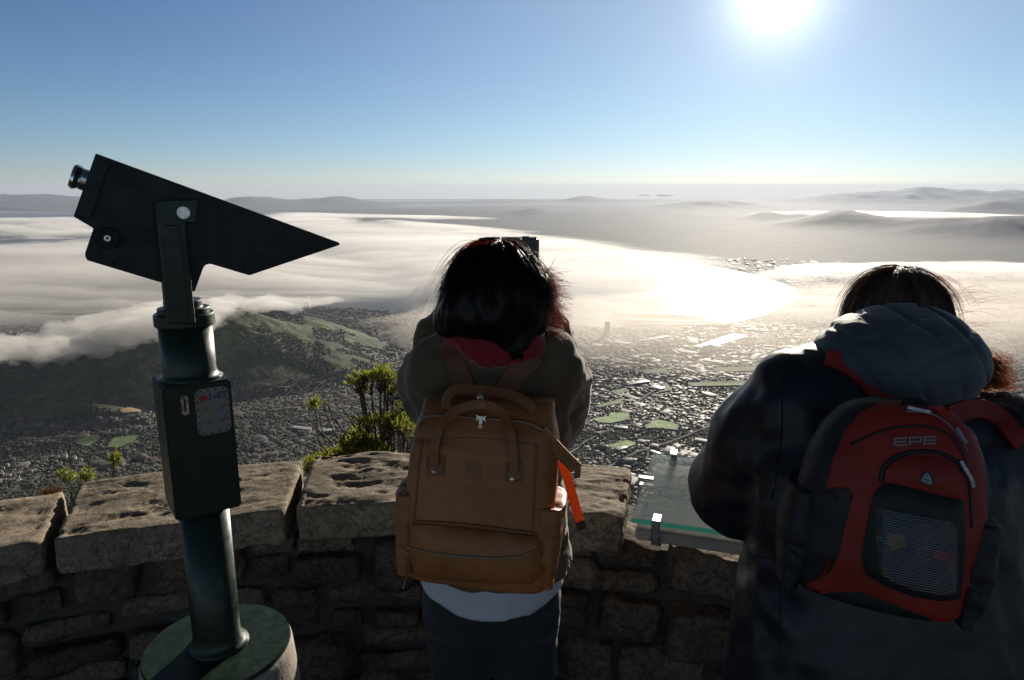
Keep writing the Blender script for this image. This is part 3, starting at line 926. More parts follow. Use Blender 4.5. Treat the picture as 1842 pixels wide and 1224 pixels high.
def stone_mat(name, tones, bump=0.6):
    k = NT(name)
    v = k.coord(1.0)
    oi = k.n('NewGeometry')
    big = k.noise(v, 5.0, 6, 0.6, 0.3)
    fine = k.noise(v, 45.0, 8, 0.65)
    c = k.ramp(big, [(0.28, tones[0]), (0.48, tones[1]), (0.62, tones[2]), (0.8, tones[3])])
    c = k.mix(k.ramp(fine, [(0.42, 0.0), (0.62, 0.7)]), c, tones[4])
    mott = k.ramp(k.noise(v, 140.0, 5, 0.6), [(0.36, 0.55), (0.6, 1.15)])
    c = k.mix(0.8, c, mott, 'MULTIPLY')
    rv = k.ramp(oi.outputs['Random Per Island'], [(0.0, 0.6), (1.0, 1.2)])
    c = k.mix(1.0, c, rv, 'MULTIPLY')
    vc = k.n('TexVoronoi', feature='DISTANCE_TO_EDGE'); vc.inputs['Scale'].default_value = 9.0
    wv = k.n('VectorMath', operation='ADD'); nzc = k.n('TexNoise'); nzc.inputs['Scale'].default_value = 7.0; nzc.inputs['Detail'].default_value = 6
    k.l(v, nzc.inputs['Vector']); sc_ = k.n('VectorMath', operation='SCALE'); sc_.inputs[3].default_value = 0.22; k.l(nzc.outputs['Color'], sc_.inputs[0])
    k.l(v, wv.inputs[0]); k.l(sc_.outputs[0], wv.inputs[1]); k.l(wv.outputs[0], vc.inputs['Vector'])
    crack = k.ramp(vc.outputs['Distance'], [(0.0, 0.8), (0.018, 0.0)])
    c = k.mix(crack, c, (0.05, 0.04, 0.03))
    lich = k.ramp(k.noise(v, 13.0, 6, 0.7, 0.6), [(0.60, 0.0), (0.68, 0.65)])
    c = k.mix(lich, c, tones[5])
    k.l(c, k.b.inputs['Base Color'])
    k.b.inputs['Roughness'].default_value = 0.92
    k.b.inputs['Specular IOR Level'].default_value = 0.25
    n1 = k.bump(fine, bump, 0.012)
    n2 = k.bump(k.noise(v, 170.0, 6, 0.65), bump * 0.9, 0.004, n1)
    k.l(n2, k.b.inputs['Normal'])
    return k.m
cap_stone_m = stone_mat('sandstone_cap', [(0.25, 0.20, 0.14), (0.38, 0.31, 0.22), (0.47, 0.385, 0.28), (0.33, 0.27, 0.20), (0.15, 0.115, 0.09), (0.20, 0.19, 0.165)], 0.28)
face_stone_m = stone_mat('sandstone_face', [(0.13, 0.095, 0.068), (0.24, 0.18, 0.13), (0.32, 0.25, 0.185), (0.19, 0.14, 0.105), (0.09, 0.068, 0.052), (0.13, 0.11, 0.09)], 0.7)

def arc_pt(a, r, z):
    return (WC[0] + r * math.sin(a), WC[1] + r * math.cos(a), z)

def rough_block(a0, a1, r0, r1, z0, z1, seed, res=0.03, rough=0.02, rnd=0.03, top_slope=0.0, jag=0.0, stretch=(1, 1, 1)):
    """a hewn stone bent along the wall arc: rounded box grid pushed about by noise"""
    La, Lr, Lz = (a1 - a0) * (r0 + r1) / 2, r1 - r0, z1 - z0
    na, nr, nz = (max(3, int(round(l / res))) for l in (La, Lr, Lz))
    P = {}
    V = []; F = []
    def vid(i, j, k):
        key = (i, j, k)
        if key not in P:
            P[key] = len(V)
            V.append(key)
        return P[key]
    for i in range(na):
        for j in range(nr):
            F.append((vid(i, j, nz), vid(i + 1, j, nz), vid(i + 1, j + 1, nz), vid(i, j + 1, nz)))
            F.append((vid(i, j, 0), vid(i, j + 1, 0), vid(i + 1, j + 1, 0), vid(i + 1, j, 0)))
    for i in range(na):
        for k in range(nz):
            F.append((vid(i, 0, k), vid(i + 1, 0, k), vid(i + 1, 0, k + 1), vid(i, 0, k + 1)))
            F.append((vid(i, nr, k), vid(i, nr, k + 1), vid(i + 1, nr, k + 1), vid(i + 1, nr, k)))
    for j in range(nr):
        for k in range(nz):
            F.append((vid(0, j, k), vid(0, j, k + 1), vid(0, j + 1, k + 1), vid(0, j + 1, k)))
            F.append((vid(na, j, k), vid(na, j + 1, k), vid(na, j + 1, k + 1), vid(na, j, k + 1)))
    V = np.array(V, float) / np.array([na, nr, nz])
    h = np.array([La, Lr, Lz]) / 2
    p = (V * 2 - 1) * h
    # round the edges
    q = np.sign(p) * np.maximum(np.abs(p) - (h - rnd), 0)
    ln = np.linalg.norm(q, axis=1)
    over = np.maximum(ln - rnd, 0)
    dirq = q / np.maximum(ln, 1e-9)[:, None]
    p = p - dirq * over[:, None]
    s = seed * 7.13
    n = p / np.maximum(np.abs(p).max(0), 1e-9)
    nrm = np.sign(p) * (np.abs(p) > h * 0.93)
    ln2 = np.maximum(np.linalg.norm(nrm, axis=1), 1)[:, None]
    nrm = nrm / ln2
    sx, sy, sz = stretch
    d = fbm(p[:, 0] * 9 * sx + s, p[:, 1] * 9 * sy + s, p[:, 2] * 9 * sz - s, oct=5, gain=0.55)
    d2 = fbm(p[:, 0] * 15 * sx - s, p[:, 1] * 15 * sy, p[:, 2] * 22 * sz + s, oct=5, gain=0.62)
    pit = np.maximum(0, -d2 - 0.12) * 2.6                     # broken-out hollows between flat patches
    lam = np.floor((d * 1.4 + 0.25 * d2) * 3.2) / 3.2          # the stone splits in layers
    p = p + nrm * (rough * (0.45 * d + 0.55 * lam) - jag * pit)[:, None]
    low = np.stack([fbm(p[:, 0] * 3 + s + 11 * k, p[:, 1] * 3 - s, p[:, 2] * 3, oct=2) for k in range(3)], -1)
    p = p + low * rough * 1.1
    p[:, 2] += (p[:, 2] > 0) * p[:, 1] * top_slope
    am, rm, zm = (a0 + a1) / 2, (r0 + r1) / 2, (z0 + z1) / 2
    ang = am + p[:, 0] / rm
    rr = rm + p[:, 1]
    W = np.column_stack([WC[0] + rr * np.sin(ang), WC[1] + rr * np.cos(ang), zm + p[:, 2]])
    return W, F

wall = empty('stone_wall', (WC[0], WC[1] + WR, 0), 'curved rough sandstone parapet wall at the edge of the lookout', 'wall')
# coursed rubble below the cap stones
A0, A1 = R(-52), R(52)
Vw, Fw = [], []
base_i = 0
rs_ = random.Random(5)
def wadd(W, F):
    global base_i
    Vw.append(W); Fw.extend(tuple(i + base_i for i in f) for f in F); base_i += len(W)
def zline(k, a):
    base = [-0.03, 0.15, 0.335, 0.505, 0.69][k]
    return base + (0 if k in (0, 4) else 0.035 * float(vnoise(a * 4.5 + 13 * k, 3.3 * k)))
for ci in range(4):
    a = A0 - rs_.random() * 0.06
    while a < A1:
        ln = rs_.choice([0.16, 0.22, 0.26, 0.31, 0.36, 0.44]) * rs_.uniform(0.9, 1.1)
        da = ln / (WR + 0.1)
        gap = rs_.uniform(0.006, 0.014) / WR
        m_ = a + da / 2
        z0, z1 = zline(ci, m_) + 0.008, zline(ci + 1, m_) - 0.008
        style = rs_.random()
        cells = [(a, a + da, z0, z1)]
        if style < 0.34:
            zm = z0 + (z1 - z0) * rs_.uniform(0.35, 0.65)
            cells = [(a, a + da, z0, zm - 0.006), (a, a + da, zm + 0.006, z1)]
        elif style < 0.5:
            zm = z0 + (z1 - z0) * rs_.uniform(0.4, 0.6); am = a + da * rs_.uniform(0.4, 0.6)
            cells = [(a, am - 0.003, z0, zm - 0.006), (am + 0.003, a + da, z0, zm - 0.006), (a, a + da, zm + 0.006, z1)]
        for c0, c1, p0, p1 in cells:
            W, F = rough_block(c0 + gap, c1 - gap, WR + 0.03 + rs_.uniform(-0.03, 0.022), WR + 0.20, p0, p1, rs_.random() * 40, res=0.02, rough=0.026, rnd=min(0.035, (p1 - p0) * 0.3), jag=0.018)
            wadd(W, F)
        a += da
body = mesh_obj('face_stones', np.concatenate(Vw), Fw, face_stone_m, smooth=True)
adopt(body, wall)
# mortar and rubble core behind the face
n = 80
prof = [(WR + 0.075, -0.05), (WR + 0.075, 0.665), (WR + WT - 0.03, 0.665), (WR + WT - 0.03, -2.2)]
v = [arc_pt(A0 + (A1 - A0) * i / n, r, z) for i in range(n + 1) for r, z in prof]
f = [(i * 4 + j, i * 4 + j + 1, i * 4 + j + 5, i * 4 + j + 4) for i in range(n) for j in range(3)]
adopt(mesh_obj('mortar_core', v, f, simple('old_mortar', (0.10, 0.085, 0.07), 0.95, bump=0.8, bdist=0.01, scale=25)), wall)

# cap stones, one by one
def arc_of(px, py, z=WALL_TOP):
    p = at_z(px, py, z)
    return math.atan2(p.x - WC[0], p.y - WC[1])
caps = [(R(-51), R(-44), 0.79, 0.02), (R(-43.6), R(-36.5), 0.80, 0.02), (R(-36.1), arc_of(80, 985) - 0.011, 0.785, 0.03), (arc_of(80, 985), arc_of(527, 890) - 0.004, 0.80, 0.035), (arc_of(545, 880), arc_of(880, 880), 0.815, 0.03),
        (arc_of(895, 880), arc_of(1010, 880), 0.80, 0.02), (arc_of(1025, 900), arc_of(1122, 930), 0.80, 0.03), (None, None, 0, 0),
        (arc_of(1400, 960), arc_of(1560, 960), 0.80, 0.02), (arc_of(1570, 960), arc_of(1760, 960), 0.79, 0.02), (arc_of(1770, 960), arc_of(1960, 960), 0.81, 0.02), (arc_of(1970, 960), R(51), 0.80, 0.02)]
for i, (a0, a1, zt, sl) in enumerate(caps):
    if a0 is None:
        continue
    mid = 2 < i < 7
    W, F = rough_block(a0, a1, WR - 0.02 + 0.012 * (i % 3), WR + WT, zt - 0.125, zt, 3.7 + i * 1.9, res=0.0085 if mid else 0.016, rough=0.010, rnd=0.013, top_slope=sl * 0.5, jag=0.010, stretch=(0.6, 1.3, 1.0))
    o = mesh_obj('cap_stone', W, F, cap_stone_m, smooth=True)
    adopt(o, wall)

# terrace floor, a sheet that meets the wall
n = 64
v = []; f = []
rad = [0.0, 0.6, 1.2, 1.8, 2.3, WR + 0.1]
for i, r in enumerate(rad):
    for j in range(n):
        a = 2 * math.pi * j / n
        v.append((WC[0] + r * math.sin(a), WC[1] + r * math.cos(a), 0.0))
for i in range(len(rad) - 1):
    for j in range(n):
        f.append((i * n + j, (i + 1) * n + j, (i + 1) * n + (j + 1) % n, i * n + (j + 1) % n))
tag(mesh_obj('terrace_floor', v, f, simple('paving', (0.20, 0.18, 0.16), 0.85, scale=9, bump=0.5, bdist=0.006)), 'grey stone paving of the lookout terrace', 'floor', kind='structure')
# rocky ground just outside the wall, where the bushes root
gx, gy = np.meshgrid(np.linspace(-4.2, 3.2, 90), np.linspace(1.2, 6.0, 60), indexing='ij')
rr = np.hypot(gx - WC[0], gy - WC[1])
gz = 0.50 - 1.05 * np.clip(rr - (WR + WT), 0, 9) ** 1.25 + 0.10 * fbm(gx * 2, gy * 2, oct=5) - 0.3
idx = np.arange(90 * 60).reshape(90, 60)
f = np.stack([idx[:-1, :-1], idx[1:, :-1], idx[1:, 1:], idx[:-1, 1:]], -1).reshape(-1, 4)
kp = rr[:-1, :-1].ravel() > WR + WT - 0.12
o = mesh_obj('rocky_ground', np.stack([gx, gy, gz], -1).reshape(-1, 3), f[kp], simple('crag', (0.12, 0.11, 0.085), 0.9, scale=6, bump=0.8, bdist=0.02, var=0.5), smooth=True)
tag(o, 'rocky slope dropping away outside the parapet', 'slope', kind='structure')

# ------------------------------------------------------------------ glass orientation panel
def panel():
    z = 0.835
    c00 = at_z(1135, 940, z)                       # front left
    c10 = at_z(1357, 972, z)                       # a point on the front edge
    c01 = at_z(1153, 815, z)                       # back left
    e = (c10 - c00).normalized()
    nrm = Vector((-e.y, e.x, 0))
    D = (c01 - c00).dot(nrm)
    L = 0.86
    ang = math.atan2(e.y, e.x)
    t = empty('glass_panel', (c00.x, c00.y, z), 'clear glass map panel clamped on a concrete slab in front of the hooded person', 'panel')
    t.rotation_euler = (0, 0, ang)
    def slab(name, x0, x1, y0, y1, z0, z1, m, bev=0.002):
        bm = bmesh.new()
        bmesh.ops.create_cube(bm, size=1)
        for v in bm.verts:
            v.co = ((x0 + x1) / 2 + v.co.x * (x1 - x0), (y0 + y1) / 2 + v.co.y * (y1 - y0), (z0 + z1) / 2 + v.co.z * (z1 - z0))
        if bev:
            bmesh.ops.bevel(bm, geom=bm.edges[:], offset=bev, segments=2, affect='EDGES')
        return bm_obj(name, bm, m, t)
    g = NT('panel_glass')
    tr = g.n('BsdfTransparent'); tr.inputs[0].default_value = (0.95, 0.975, 0.965, 1)
    gl = g.n('BsdfGlossy'); gl.inputs['Roughness'].default_value = 0.04
    df = g.n('BsdfDiffuse'); df.inputs[0].default_value = (0.45, 0.45, 0.42, 1)
    fr = g.n('Fresnel'); fr.inputs[0].default_value = 1.5
    dust = g.ramp(g.noise(g.coord(1.0), 55, 7, 0.75), [(0.45, 0.03), (0.62, 0.12), (0.72, 0.5)])
    m1 = g.n('MixShader'); g.l(dust, m1.inputs[0]); g.l(tr.outputs[0], m1.inputs[1]); g.l(df.outputs[0], m1.inputs[2])
    m2 = g.n('MixShader'); g.l(g.math('MULTIPLY', fr.outputs[0], 0.7), m2.inputs[0]); g.l(m1.outputs[0], m2.inputs[1]); g.l(gl.outputs[0], m2.inputs[2])
    g.l(m2.outputs[0], g.out.inputs[0])
    e_ = NT('glass_edge')
    tl = e_.n('BsdfTranslucent'); tl.inputs[0].default_value = (0.04, 0.26, 0.21, 1)
    gl2 = e_.n('BsdfGlossy'); gl2.inputs['Roughness'].default_value = 0.25; gl2.inputs[0].default_value = (0.25, 0.6, 0.5, 1)
    me_ = e_.n('MixShader'); me_.inputs[0].default_value = 0.5
    e_.l(tl.outputs[0], me_.inputs[1]); e_.l(gl2.outputs[0], me_.inputs[2]); e_.l(me_.outputs[0], e_.out.inputs[0])
    gp_ = slab('glass_plate', 0, L, 0, D, 0.0, 0.014, g.m, 0.0015)
    gp_.data.materials.append(e_.m)
    for p_ in gp_.data.polygons:
        if p_.normal.y < -0.5:
            p_.material_index = 1
    # map lines etched on the glass
    ink = simple('map_ink', (0.03, 0.035, 0.035), 0.9, spec=0.0)
    bm = bmesh.new()
    def line(pts, w):
        for a, b in zip(pts[:-1], pts[1:]):
            a, b = Vector(a), Vector(b)
            d = (b - a)
            if d.length < 1e-6: continue
            nn = Vector((-d.y, d.x)).normalized() * w / 2
            vs = [bm.verts.new((p.x, p.y, 0.0152)) for p in (a - nn, b - nn, b + nn, a + nn)]
            bm.faces.new(vs)
    rr_ = random.Random(3)
    for cx, cy, r0 in ((0.10, D * 0.84, 0.035), (0.19, D * 0.60, 0.06), (0.36, D * 0.74, 0.07), (0.30, D * 0.30, 0.06), (0.55, D * 0.5, 0.08), (0.10, D * 0.38, 0.05)):
        for q in range(4):
            ph = rr_.random() * 6
            pts = []
            for i in range(41):
                a = i / 40 * 2 * math.pi
                r = r0 * (1 - q * 0.22) * (1 + 0.16 * math.sin(3 * a + ph) + 0.1 * math.sin(5 * a + 2 * ph))
                pts.append((cx + r * math.cos(a) * 1.3, cy + r * math.sin(a)))
            line(pts, 0.0011)
    for i in range(14):                            # short illegible caption dashes
        x = 0.20 + 0.026 * i
        line([(x, D * 0.93), (x + rr_.uniform(0.008, 0.02), D * 0.93)], 0.004)
    bm_obj('map_lines', bm, ink, t)
    slab('concrete_slab', 0.012, L - 0.01, 0.004, D - 0.03, -0.056, -0.016, simple('panel_concrete', (0.40, 0.375, 0.335), 0.85, scale=20, bump=0.5), 0.006)
    st_ = simple('steel_clamp', (0.55, 0.55, 0.56), 0.35, metal=1.0)
    def clamp(x, y, along):
        bm = bmesh.new()
        w, d = (0.024, 0.045) if along == 'x' else (0.045, 0.024)
        for z0, z1 in ((0.0155, 0.022), (-0.0065, -0.0015)):
            r_ = bmesh.ops.create_cube(bm, size=1)
            for v in r_['verts']:
                v.co = (x + v.co.x * w, y + v.co.y * d, (z0 + z1) / 2 + v.co.z * (z1 - z0))
        ox, oy = (0, -1 if y < D / 2 else 1) if along == 'x' else (-1, 0)
        r_ = bmesh.ops.create_cube(bm, size=1)
        for v in r_['verts']:
            cx = x + ox * (w / 2 + 0.001) if ox else x
            cy = y + oy * (d / 2 + 0.001) if oy else y
            v.co = (cx + v.co.x * (0.006 if ox else w), cy + v.co.y * (0.006 if oy else d), -0.015 + v.co.z * 0.076)
        bmesh.ops.bevel(bm, geom=bm.edges[:], offset=0.0012, segments=1, affect='EDGES')
        bm_obj('clamp', bm, st_, t)
    clamp(0.072, 0.010, 'x'); clamp(0.072, D - 0.010, 'x'); clamp(0.008, D * 0.52, 'y'); clamp(0.62, 0.010, 'x'); clamp(0.62, D - 0.010, 'x')
panel()

# ------------------------------------------------------------------ coin telescope
def cyl(bm, p0, p1, r0, r1=None, n=40, cap=True):
    r1 = r0 if r1 is None else r1
    d = Vector(p1) - Vector(p0)
    m = Matrix.Translation((Vector(p0) + Vector(p1)) / 2) @ d.to_track_quat('Z', 'Y').to_matrix().to_4x4()
    return bmesh.ops.create_cone(bm, cap_ends=cap, segments=n, radius1=r0, radius2=r1, depth=d.length, matrix=m)

def lathe_bm(prof, n=48, centre=(0, 0)):
    bm = bmesh.new()
    rings = []
    for r, z in prof:
        rings.append([bm.verts.new((centre[0] + r * math.cos(2 * math.pi * i / n), centre[1] + r * math.sin(2 * math.pi * i / n), z)) for i in range(n)])
    for a, b in zip(rings[:-1], rings[1:]):
        for i in range(n):
            bm.faces.new((a[i], a[(i + 1) % n], b[(i + 1) % n], b[i]))
    bm.faces.new(rings[0][::-1]); bm.faces.new(rings[-1])
    return bm

def add_bevel(o, w, seg=2, ang=40):
    md = o.modifiers.new('edge', 'BEVEL'); md.width = w; md.segments = seg; md.limit_method = 'ANGLE'; md.angle_limit = R(ang)
    return o

def paint(name, col, rough=0.42, var=0.12):
    k = NT(name)
    v = k.coord(1.0)
    n = k.noise(v, 9, 5, 0.6)
    c = k.ramp(n, [(0.3, tuple(x * (1 - var) for x in col)), (0.7, tuple(x * (1 + var) for x in col))])
    sp = k.math('MAXIMUM', k.ramp(k.noise(v, 120, 4, 0.7), [(0.64, 0.0), (0.72, 0.45)]), k.ramp(k.noise(k.coord((40, 40, 3)), 3.0, 6, 0.8), [(0.66, 0.0), (0.72, 0.25)]))
    c = k.mix(sp, c, (0.10, 0.10, 0.09))
    k.l(c, k.b.inputs['Base Color'])
    k.l(k.ramp(k.noise(v, 30, 6, 0.65), [(0.3, rough - 0.1), (0.7, rough + 0.15)]), k.b.inputs['Roughness'])
    k.l(k.bump(k.noise(v, 260, 3, 0.6), 0.12, 0.001), k.b.inputs['Normal'])
    return k.m

def telescope():
    TY = 1.42
    K = TY / 1.60
    green = paint('green_enamel', (0.009, 0.026, 0.015), 0.36)
    black = paint('black_enamel', (0.012, 0.015, 0.013), 0.55)
    chrome = simple('chrome', (0.75, 0.75, 0.76), 0.16, metal=1.0, var=0.05)
    rubber = simple('rubber', (0.012, 0.012, 0.012), 0.7)
    p_base = at_y(393, 1166, TY)
    X, ZB = p_base.x, p_base.z
    TH = math.atan2(-X, TY) + R(2)                 # the telescope's side faces the viewer
    TU = Vector((math.cos(TH), math.sin(TH), 0)); TN = Vector((math.sin(TH), -math.cos(TH), 0))
    def pl(px, py, off):
        """where a sight line meets the vertical plane at distance off in front of the pole: (u, z)"""
        d = Vector(ray(px, py))
        o = Vector((X, TY, 0)) + TN * off
        k = (o.x * TN.x + o.y * TN.y) / (d.x * TN.x + d.y * TN.y)
        q = d * k
        return (q.x - X) * TU.x + (q.y - TY) * TU.y, CAM_Z + q.z
    def W3(u, d, z):
        return Vector((X, TY, 0)) + TU * u + TN * d + Vector((0, 0, z))
    def extrude(name, pts, d0, d1, m, bev=0.0, ang=40, seg=2):
        bm = bmesh.new()
        a = [bm.verts.new(W3(u, d1, z)) for u, z in pts]; b = [bm.verts.new(W3(u, d0, z)) for u, z in pts]
        bm.faces.new(a); bm.faces.new(b[::-1])
        for i in range(len(pts)):
            bm.faces.new((a[i], b[i], b[(i + 1) % len(pts)], a[(i + 1) % len(pts)]))
        o = bm_obj(name, bm, m)
        return add_bevel(o, bev, seg, ang) if bev else o
    t = empty('coin_telescope', (X, TY, ZB), 'dark green coin operated telescope with wedge shaped hood on a pole', 'telescope')
    def P(o):
        return adopt(o, t)
    def zz(px, py):
        return at_y(px, py, TY).z
    # base plate and weld
    r_pl = 0.178 * K
    P(bm_obj('base_plate', lathe_bm([(r_pl, ZB + 0.001), (r_pl + 0.002, ZB + 0.006), (r_pl, ZB + 0.012), (0.05 * K, ZB + 0.012)], 72, (X, TY)), green, smooth=False))
    zb2 = zz(372, 905)                     # underside of the coin box
    r_p = 0.0575 * K
    P(bm_obj('pole', lathe_bm([(r_p + 0.017, ZB + 0.012), (r_p + 0.008, ZB + 0.018), (r_p + 0.002, ZB + 0.030), (r_p, ZB + 0.05), (r_p, zb2 + 0.01)], 56, (X, TY)), green, smooth=True))
    # coin box
    z_t = zz(345, 678)
    hw = 0.0740 * K
    bm = bmesh.new(); bmesh.ops.create_cube(bm, size=1)
    for v in bm.verts:
        v.co = (X + v.co.x * 2 * hw, TY + v.co.y * 2 * hw, (zb2 + z_t) / 2 + v.co.z * (z_t - zb2))
    rot = TH + R(7)
    bmesh.ops.rotate(bm, verts=bm.verts, cent=(X, TY, 0), matrix=Matrix.Rotation(rot, 3, 'Z'))
    bmesh.ops.bevel(bm, geom=bm.edges[:], offset=0.004, segments=2, affect='EDGES')
    P(bm_obj('coin_box', bm, green))
    # the box front: local frame u to the right, w up
    rm = Matrix.Rotation(rot, 3, 'Z')
    fu = rm @ Vector((1, 0, 0)); fn = rm @ Vector((0, -1, 0))
    fo = Vector((X, TY, 0)) + fn * hw
    def front(u, z, d):
        return fo + fu * u + fn * d + Vector((0, 0, z))
    def plate(name, pts, d0, d1, m):
        bm = bmesh.new()
        a = [bm.verts.new(front(u, z, d0)) for u, z in pts]; b = [bm.verts.new(front(u, z, d1)) for u, z in pts]
        bm.faces.new(b); bm.faces.new(a[::-1])
        for i in range(len(pts)):
            bm.faces.new((a[i], a[(i + 1) % len(pts)], b[(i + 1) % len(pts)], b[i]))
        return bm_obj(name, bm, m)
    def rrect(x0, x1, z0, z1, r, n=6):
        out = []
        for cx, cz, a0 in ((x1 - r, z1 - r, 0), (x0 + r, z1 - r, 90), (x0 + r, z0 + r, 180), (x1 - r, z0 + r, 270)):
            for i in range(n + 1):
                a = R(a0 + 90 * i / n)
                out.append((cx + r * math.cos(a), cz + r * math.sin(a)))
        return out
    lx0, lx1, lz1 = -0.008 * K, 0.066 * K, z_t - 0.012
    lz0 = lz1 - 0.112 * K
    label = P(plate('instruction_plate', rrect(lx0, lx1, lz0, lz1, 0.014), 0.0003, 0.0022, simple('sign_white_shaded', (0.27, 0.25, 0.235), 0.6, var=0.10)))  # white plate, with its shade darkened into the base colour
    def on_label(name, polys, col, d=0.003):
        bm = bmesh.new()
        for pts in polys:
            a = [bm.verts.new(front(u, z, 0.0018)) for u, z in pts]; b = [bm.verts.new(front(u, z, d)) for u, z in pts]
            bm.faces.new(b)
            for i in range(len(pts)):
                bm.faces.new((a[i], a[(i + 1) % len(pts)], b[(i + 1) % len(pts)], b[i]))
        o = bm_obj(name, bm, simple('ink_' + name, col, 0.5, var=0.1))
        o.parent = label
        return o
    def U(a, b):                              # plate coordinates 0..1
        return (lx0 + a * (lx1 - lx0), lz0 + b * (lz1 - lz0))
    def bar(x0, y0, x1, y1, w, wy=None):
        d = Vector((x1 - x0, (y1 - y0) * 1.475)).normalized()
        nx, ny = -d.y * w / 2, d.x * w / 2 / 1.475
        return [U(x0 - nx, y0 - ny), U(x1 - nx, y1 - ny), U(x1 + nx, y1 + ny), U(x0 + nx, y0 + ny)]
    def disc(cx, cy, r, n=28):
        return [U(cx + r * math.cos(2 * math.pi * i / n), cy + r / 1.475 * math.sin(2 * math.pi * i / n)) for i in range(n)]
    # dashed border of film perforations
    dashes = []; dash2 = []
    for i in range(7):
        for y, ww in ((0.955, 0.055), (0.045, 0.055)):
            x = 0.17 + i * 0.11
            (dashes if i % 2 == 0 else dash2).append([U(x - 0.03, y - 0.013), U(x + 0.03, y - 0.013), U(x + 0.03, y + 0.013), U(x - 0.03, y + 0.013)])
    for i in range(11):
        for x in (0.06, 0.94):
            y = 0.13 + i * 0.074
            (dashes if i % 2 == 0 else dash2).append([U(x - 0.022, y - 0.018), U(x + 0.022, y - 0.018), U(x + 0.022, y + 0.018), U(x - 0.022, y + 0.018)])
    on_label('dark_border_marks', dashes, (0.02, 0.02, 0.02)); on_label('tan_border_marks', dash2, (0.45, 0.33, 0.16))
    on_label('red_arrow', [[U(0.12, 0.80), U(0.24, 0.915), U(0.24, 0.850), U(0.36, 0.850), U(0.36, 0.750), U(0.24, 0.750), U(0.24, 0.685)]], (0.45, 0.03, 0.03))
    s = 0.032
    text = [bar(0.44, 0.76, 0.44, 0.88, s), bar(0.39, 0.753, 0.49, 0.753, s * 0.8), bar(0.395, 0.865, 0.44, 0.885, s * 0.8),
            bar(0.53, 0.76, 0.62, 0.83, s * 0.8), bar(0.53, 0.83, 0.62, 0.76, s * 0.8),
            bar(0.68, 0.755, 0.68, 0.895, s), bar(0.65, 0.755, 0.71, 0.755, s * 0.7), bar(0.66, 0.89, 0.75, 0.89, s * 0.8), bar(0.75, 0.89, 0.77, 0.85, s * 0.8), bar(0.77, 0.855, 0.75, 0.82, s * 0.8), bar(0.75, 0.825, 0.68, 0.825, s * 0.8), bar(0.72, 0.825, 0.78, 0.755, s * 0.9),
            bar(0.82, 0.89, 0.91, 0.89, s * 0.8), bar(0.825, 0.89, 0.82, 0.835, s * 0.8), bar(0.82, 0.838, 0.88, 0.838, s * 0.8), bar(0.88, 0.838, 0.905, 0.80, s * 0.8), bar(0.905, 0.80, 0.885, 0.765, s * 0.8), bar(0.885, 0.763, 0.815, 0.763, s * 0.8)]
    on_label('price_lettering', text, (0.03, 0.04, 0.22))
    on_label('red_check_mark', [bar(0.68, 0.555, 0.74, 0.51, 0.045), bar(0.735, 0.505, 0.86, 0.62, 0.028)], (0.45, 0.03, 0.03))
    on_label('red_check_mark', [bar(0.70, 0.30, 0.76, 0.255, 0.045), bar(0.755, 0.25, 0.88, 0.365, 0.028)], (0.45, 0.03, 0.03))
    on_label('coin_picture', [disc(0.35, 0.56, 0.15)], (0.34, 0.28, 0.14)); on_label('coin_picture', [disc(0.37, 0.30, 0.15)], (0.28, 0.27, 0.24))
    on_label('coin_relief', [bar(0.25, 0.56, 0.45, 0.56, 0.03), bar(0.27, 0.59, 0.43, 0.60, 0.02), bar(0.28, 0.52, 0.42, 0.52, 0.02)], (0.22, 0.18, 0.08), 0.0034)
    on_label('coin_relief', [bar(0.27, 0.32, 0.47, 0.335, 0.03), bar(0.28, 0.28, 0.44, 0.29, 0.03), bar(0.30, 0.245, 0.42, 0.25, 0.02)], (0.12, 0.12, 0.10), 0.0034)
    # coin slot
    cs = P(plate('coin_slot', rrect(-0.034, -0.020, z_t - 0.060, z_t - 0.020, 0.006), 0.0003, 0.006, chrome))
    sl = plate('slot_opening', rrect(-0.0287, -0.0253, z_t - 0.053, z_t - 0.027, 0.001), 0.0055, 0.0066, rubber)
    sl.parent = cs
    cr = plate('coin_ramp', [(-0.045, z_t - 0.045), (-0.035, z_t - 0.037), (-0.035, z_t - 0.053)], 0.0003, 0.009, green)
    cr.parent = cs
    # neck, collar and top cap
    z_n = zz(334, 585); z_c = zz(334, 562); z_k = zz(334, 547)
    P(bm_obj('neck', lathe_bm([(0.064, z_t), (0.0545, z_t + 0.006), (0.0522, z_t + 0.018), (0.0522, z_n)], 56, (X, TY)), green, smooth=True))
    P(add_bevel(bm_obj('collar', lathe_bm([(0.0555, z_n), (0.0585, z_n + 0.002), (0.0585, z_c - 0.002), (0.0555, z_c)], 56, (X, TY)), green), 0.002))
    P(add_bevel(bm_obj('bearing_cap', lathe_bm([(0.050, z_c), (0.050, z_c + 0.011), (0.037, z_c + 0.011), (0.037, z_k + 0.008), (0.034, z_k + 0.010)], 48, (X, TY)), green), 0.0015))
    # yoke: two side arms joined under the head
    def arm(d, sgn):
        pts = [pl(px, py, 0.084) for px, py in ((300, 582), (352, 582), (333, 402), (353, 402), (356, 366), (352, 358), (284, 360), (278, 368))]
        o = P(extrude('yoke_arm', pts, d - 0.006, d + 0.006, green, 0.003))
        rp = [pl(px, py, 0.084) for px, py in ((311, 580), (340, 580), (322, 405), (292, 405))]
        r_ = extrude('rib', rp, min(d + sgn * 0.006, d + sgn * 0.011), max(d + sgn * 0.006, d + sgn * 0.011), green, 0.0015)
        r_.parent = o
    arm(0.084, 1); arm(-0.084, -1)
    bm = bmesh.new()
    cyl(bm, W3(0, -0.088, z_c + 0.006), W3(0, 0.088, z_c + 0.006), 0.016)
    P(bm_obj('yoke_bridge', bm, green, smooth=True))
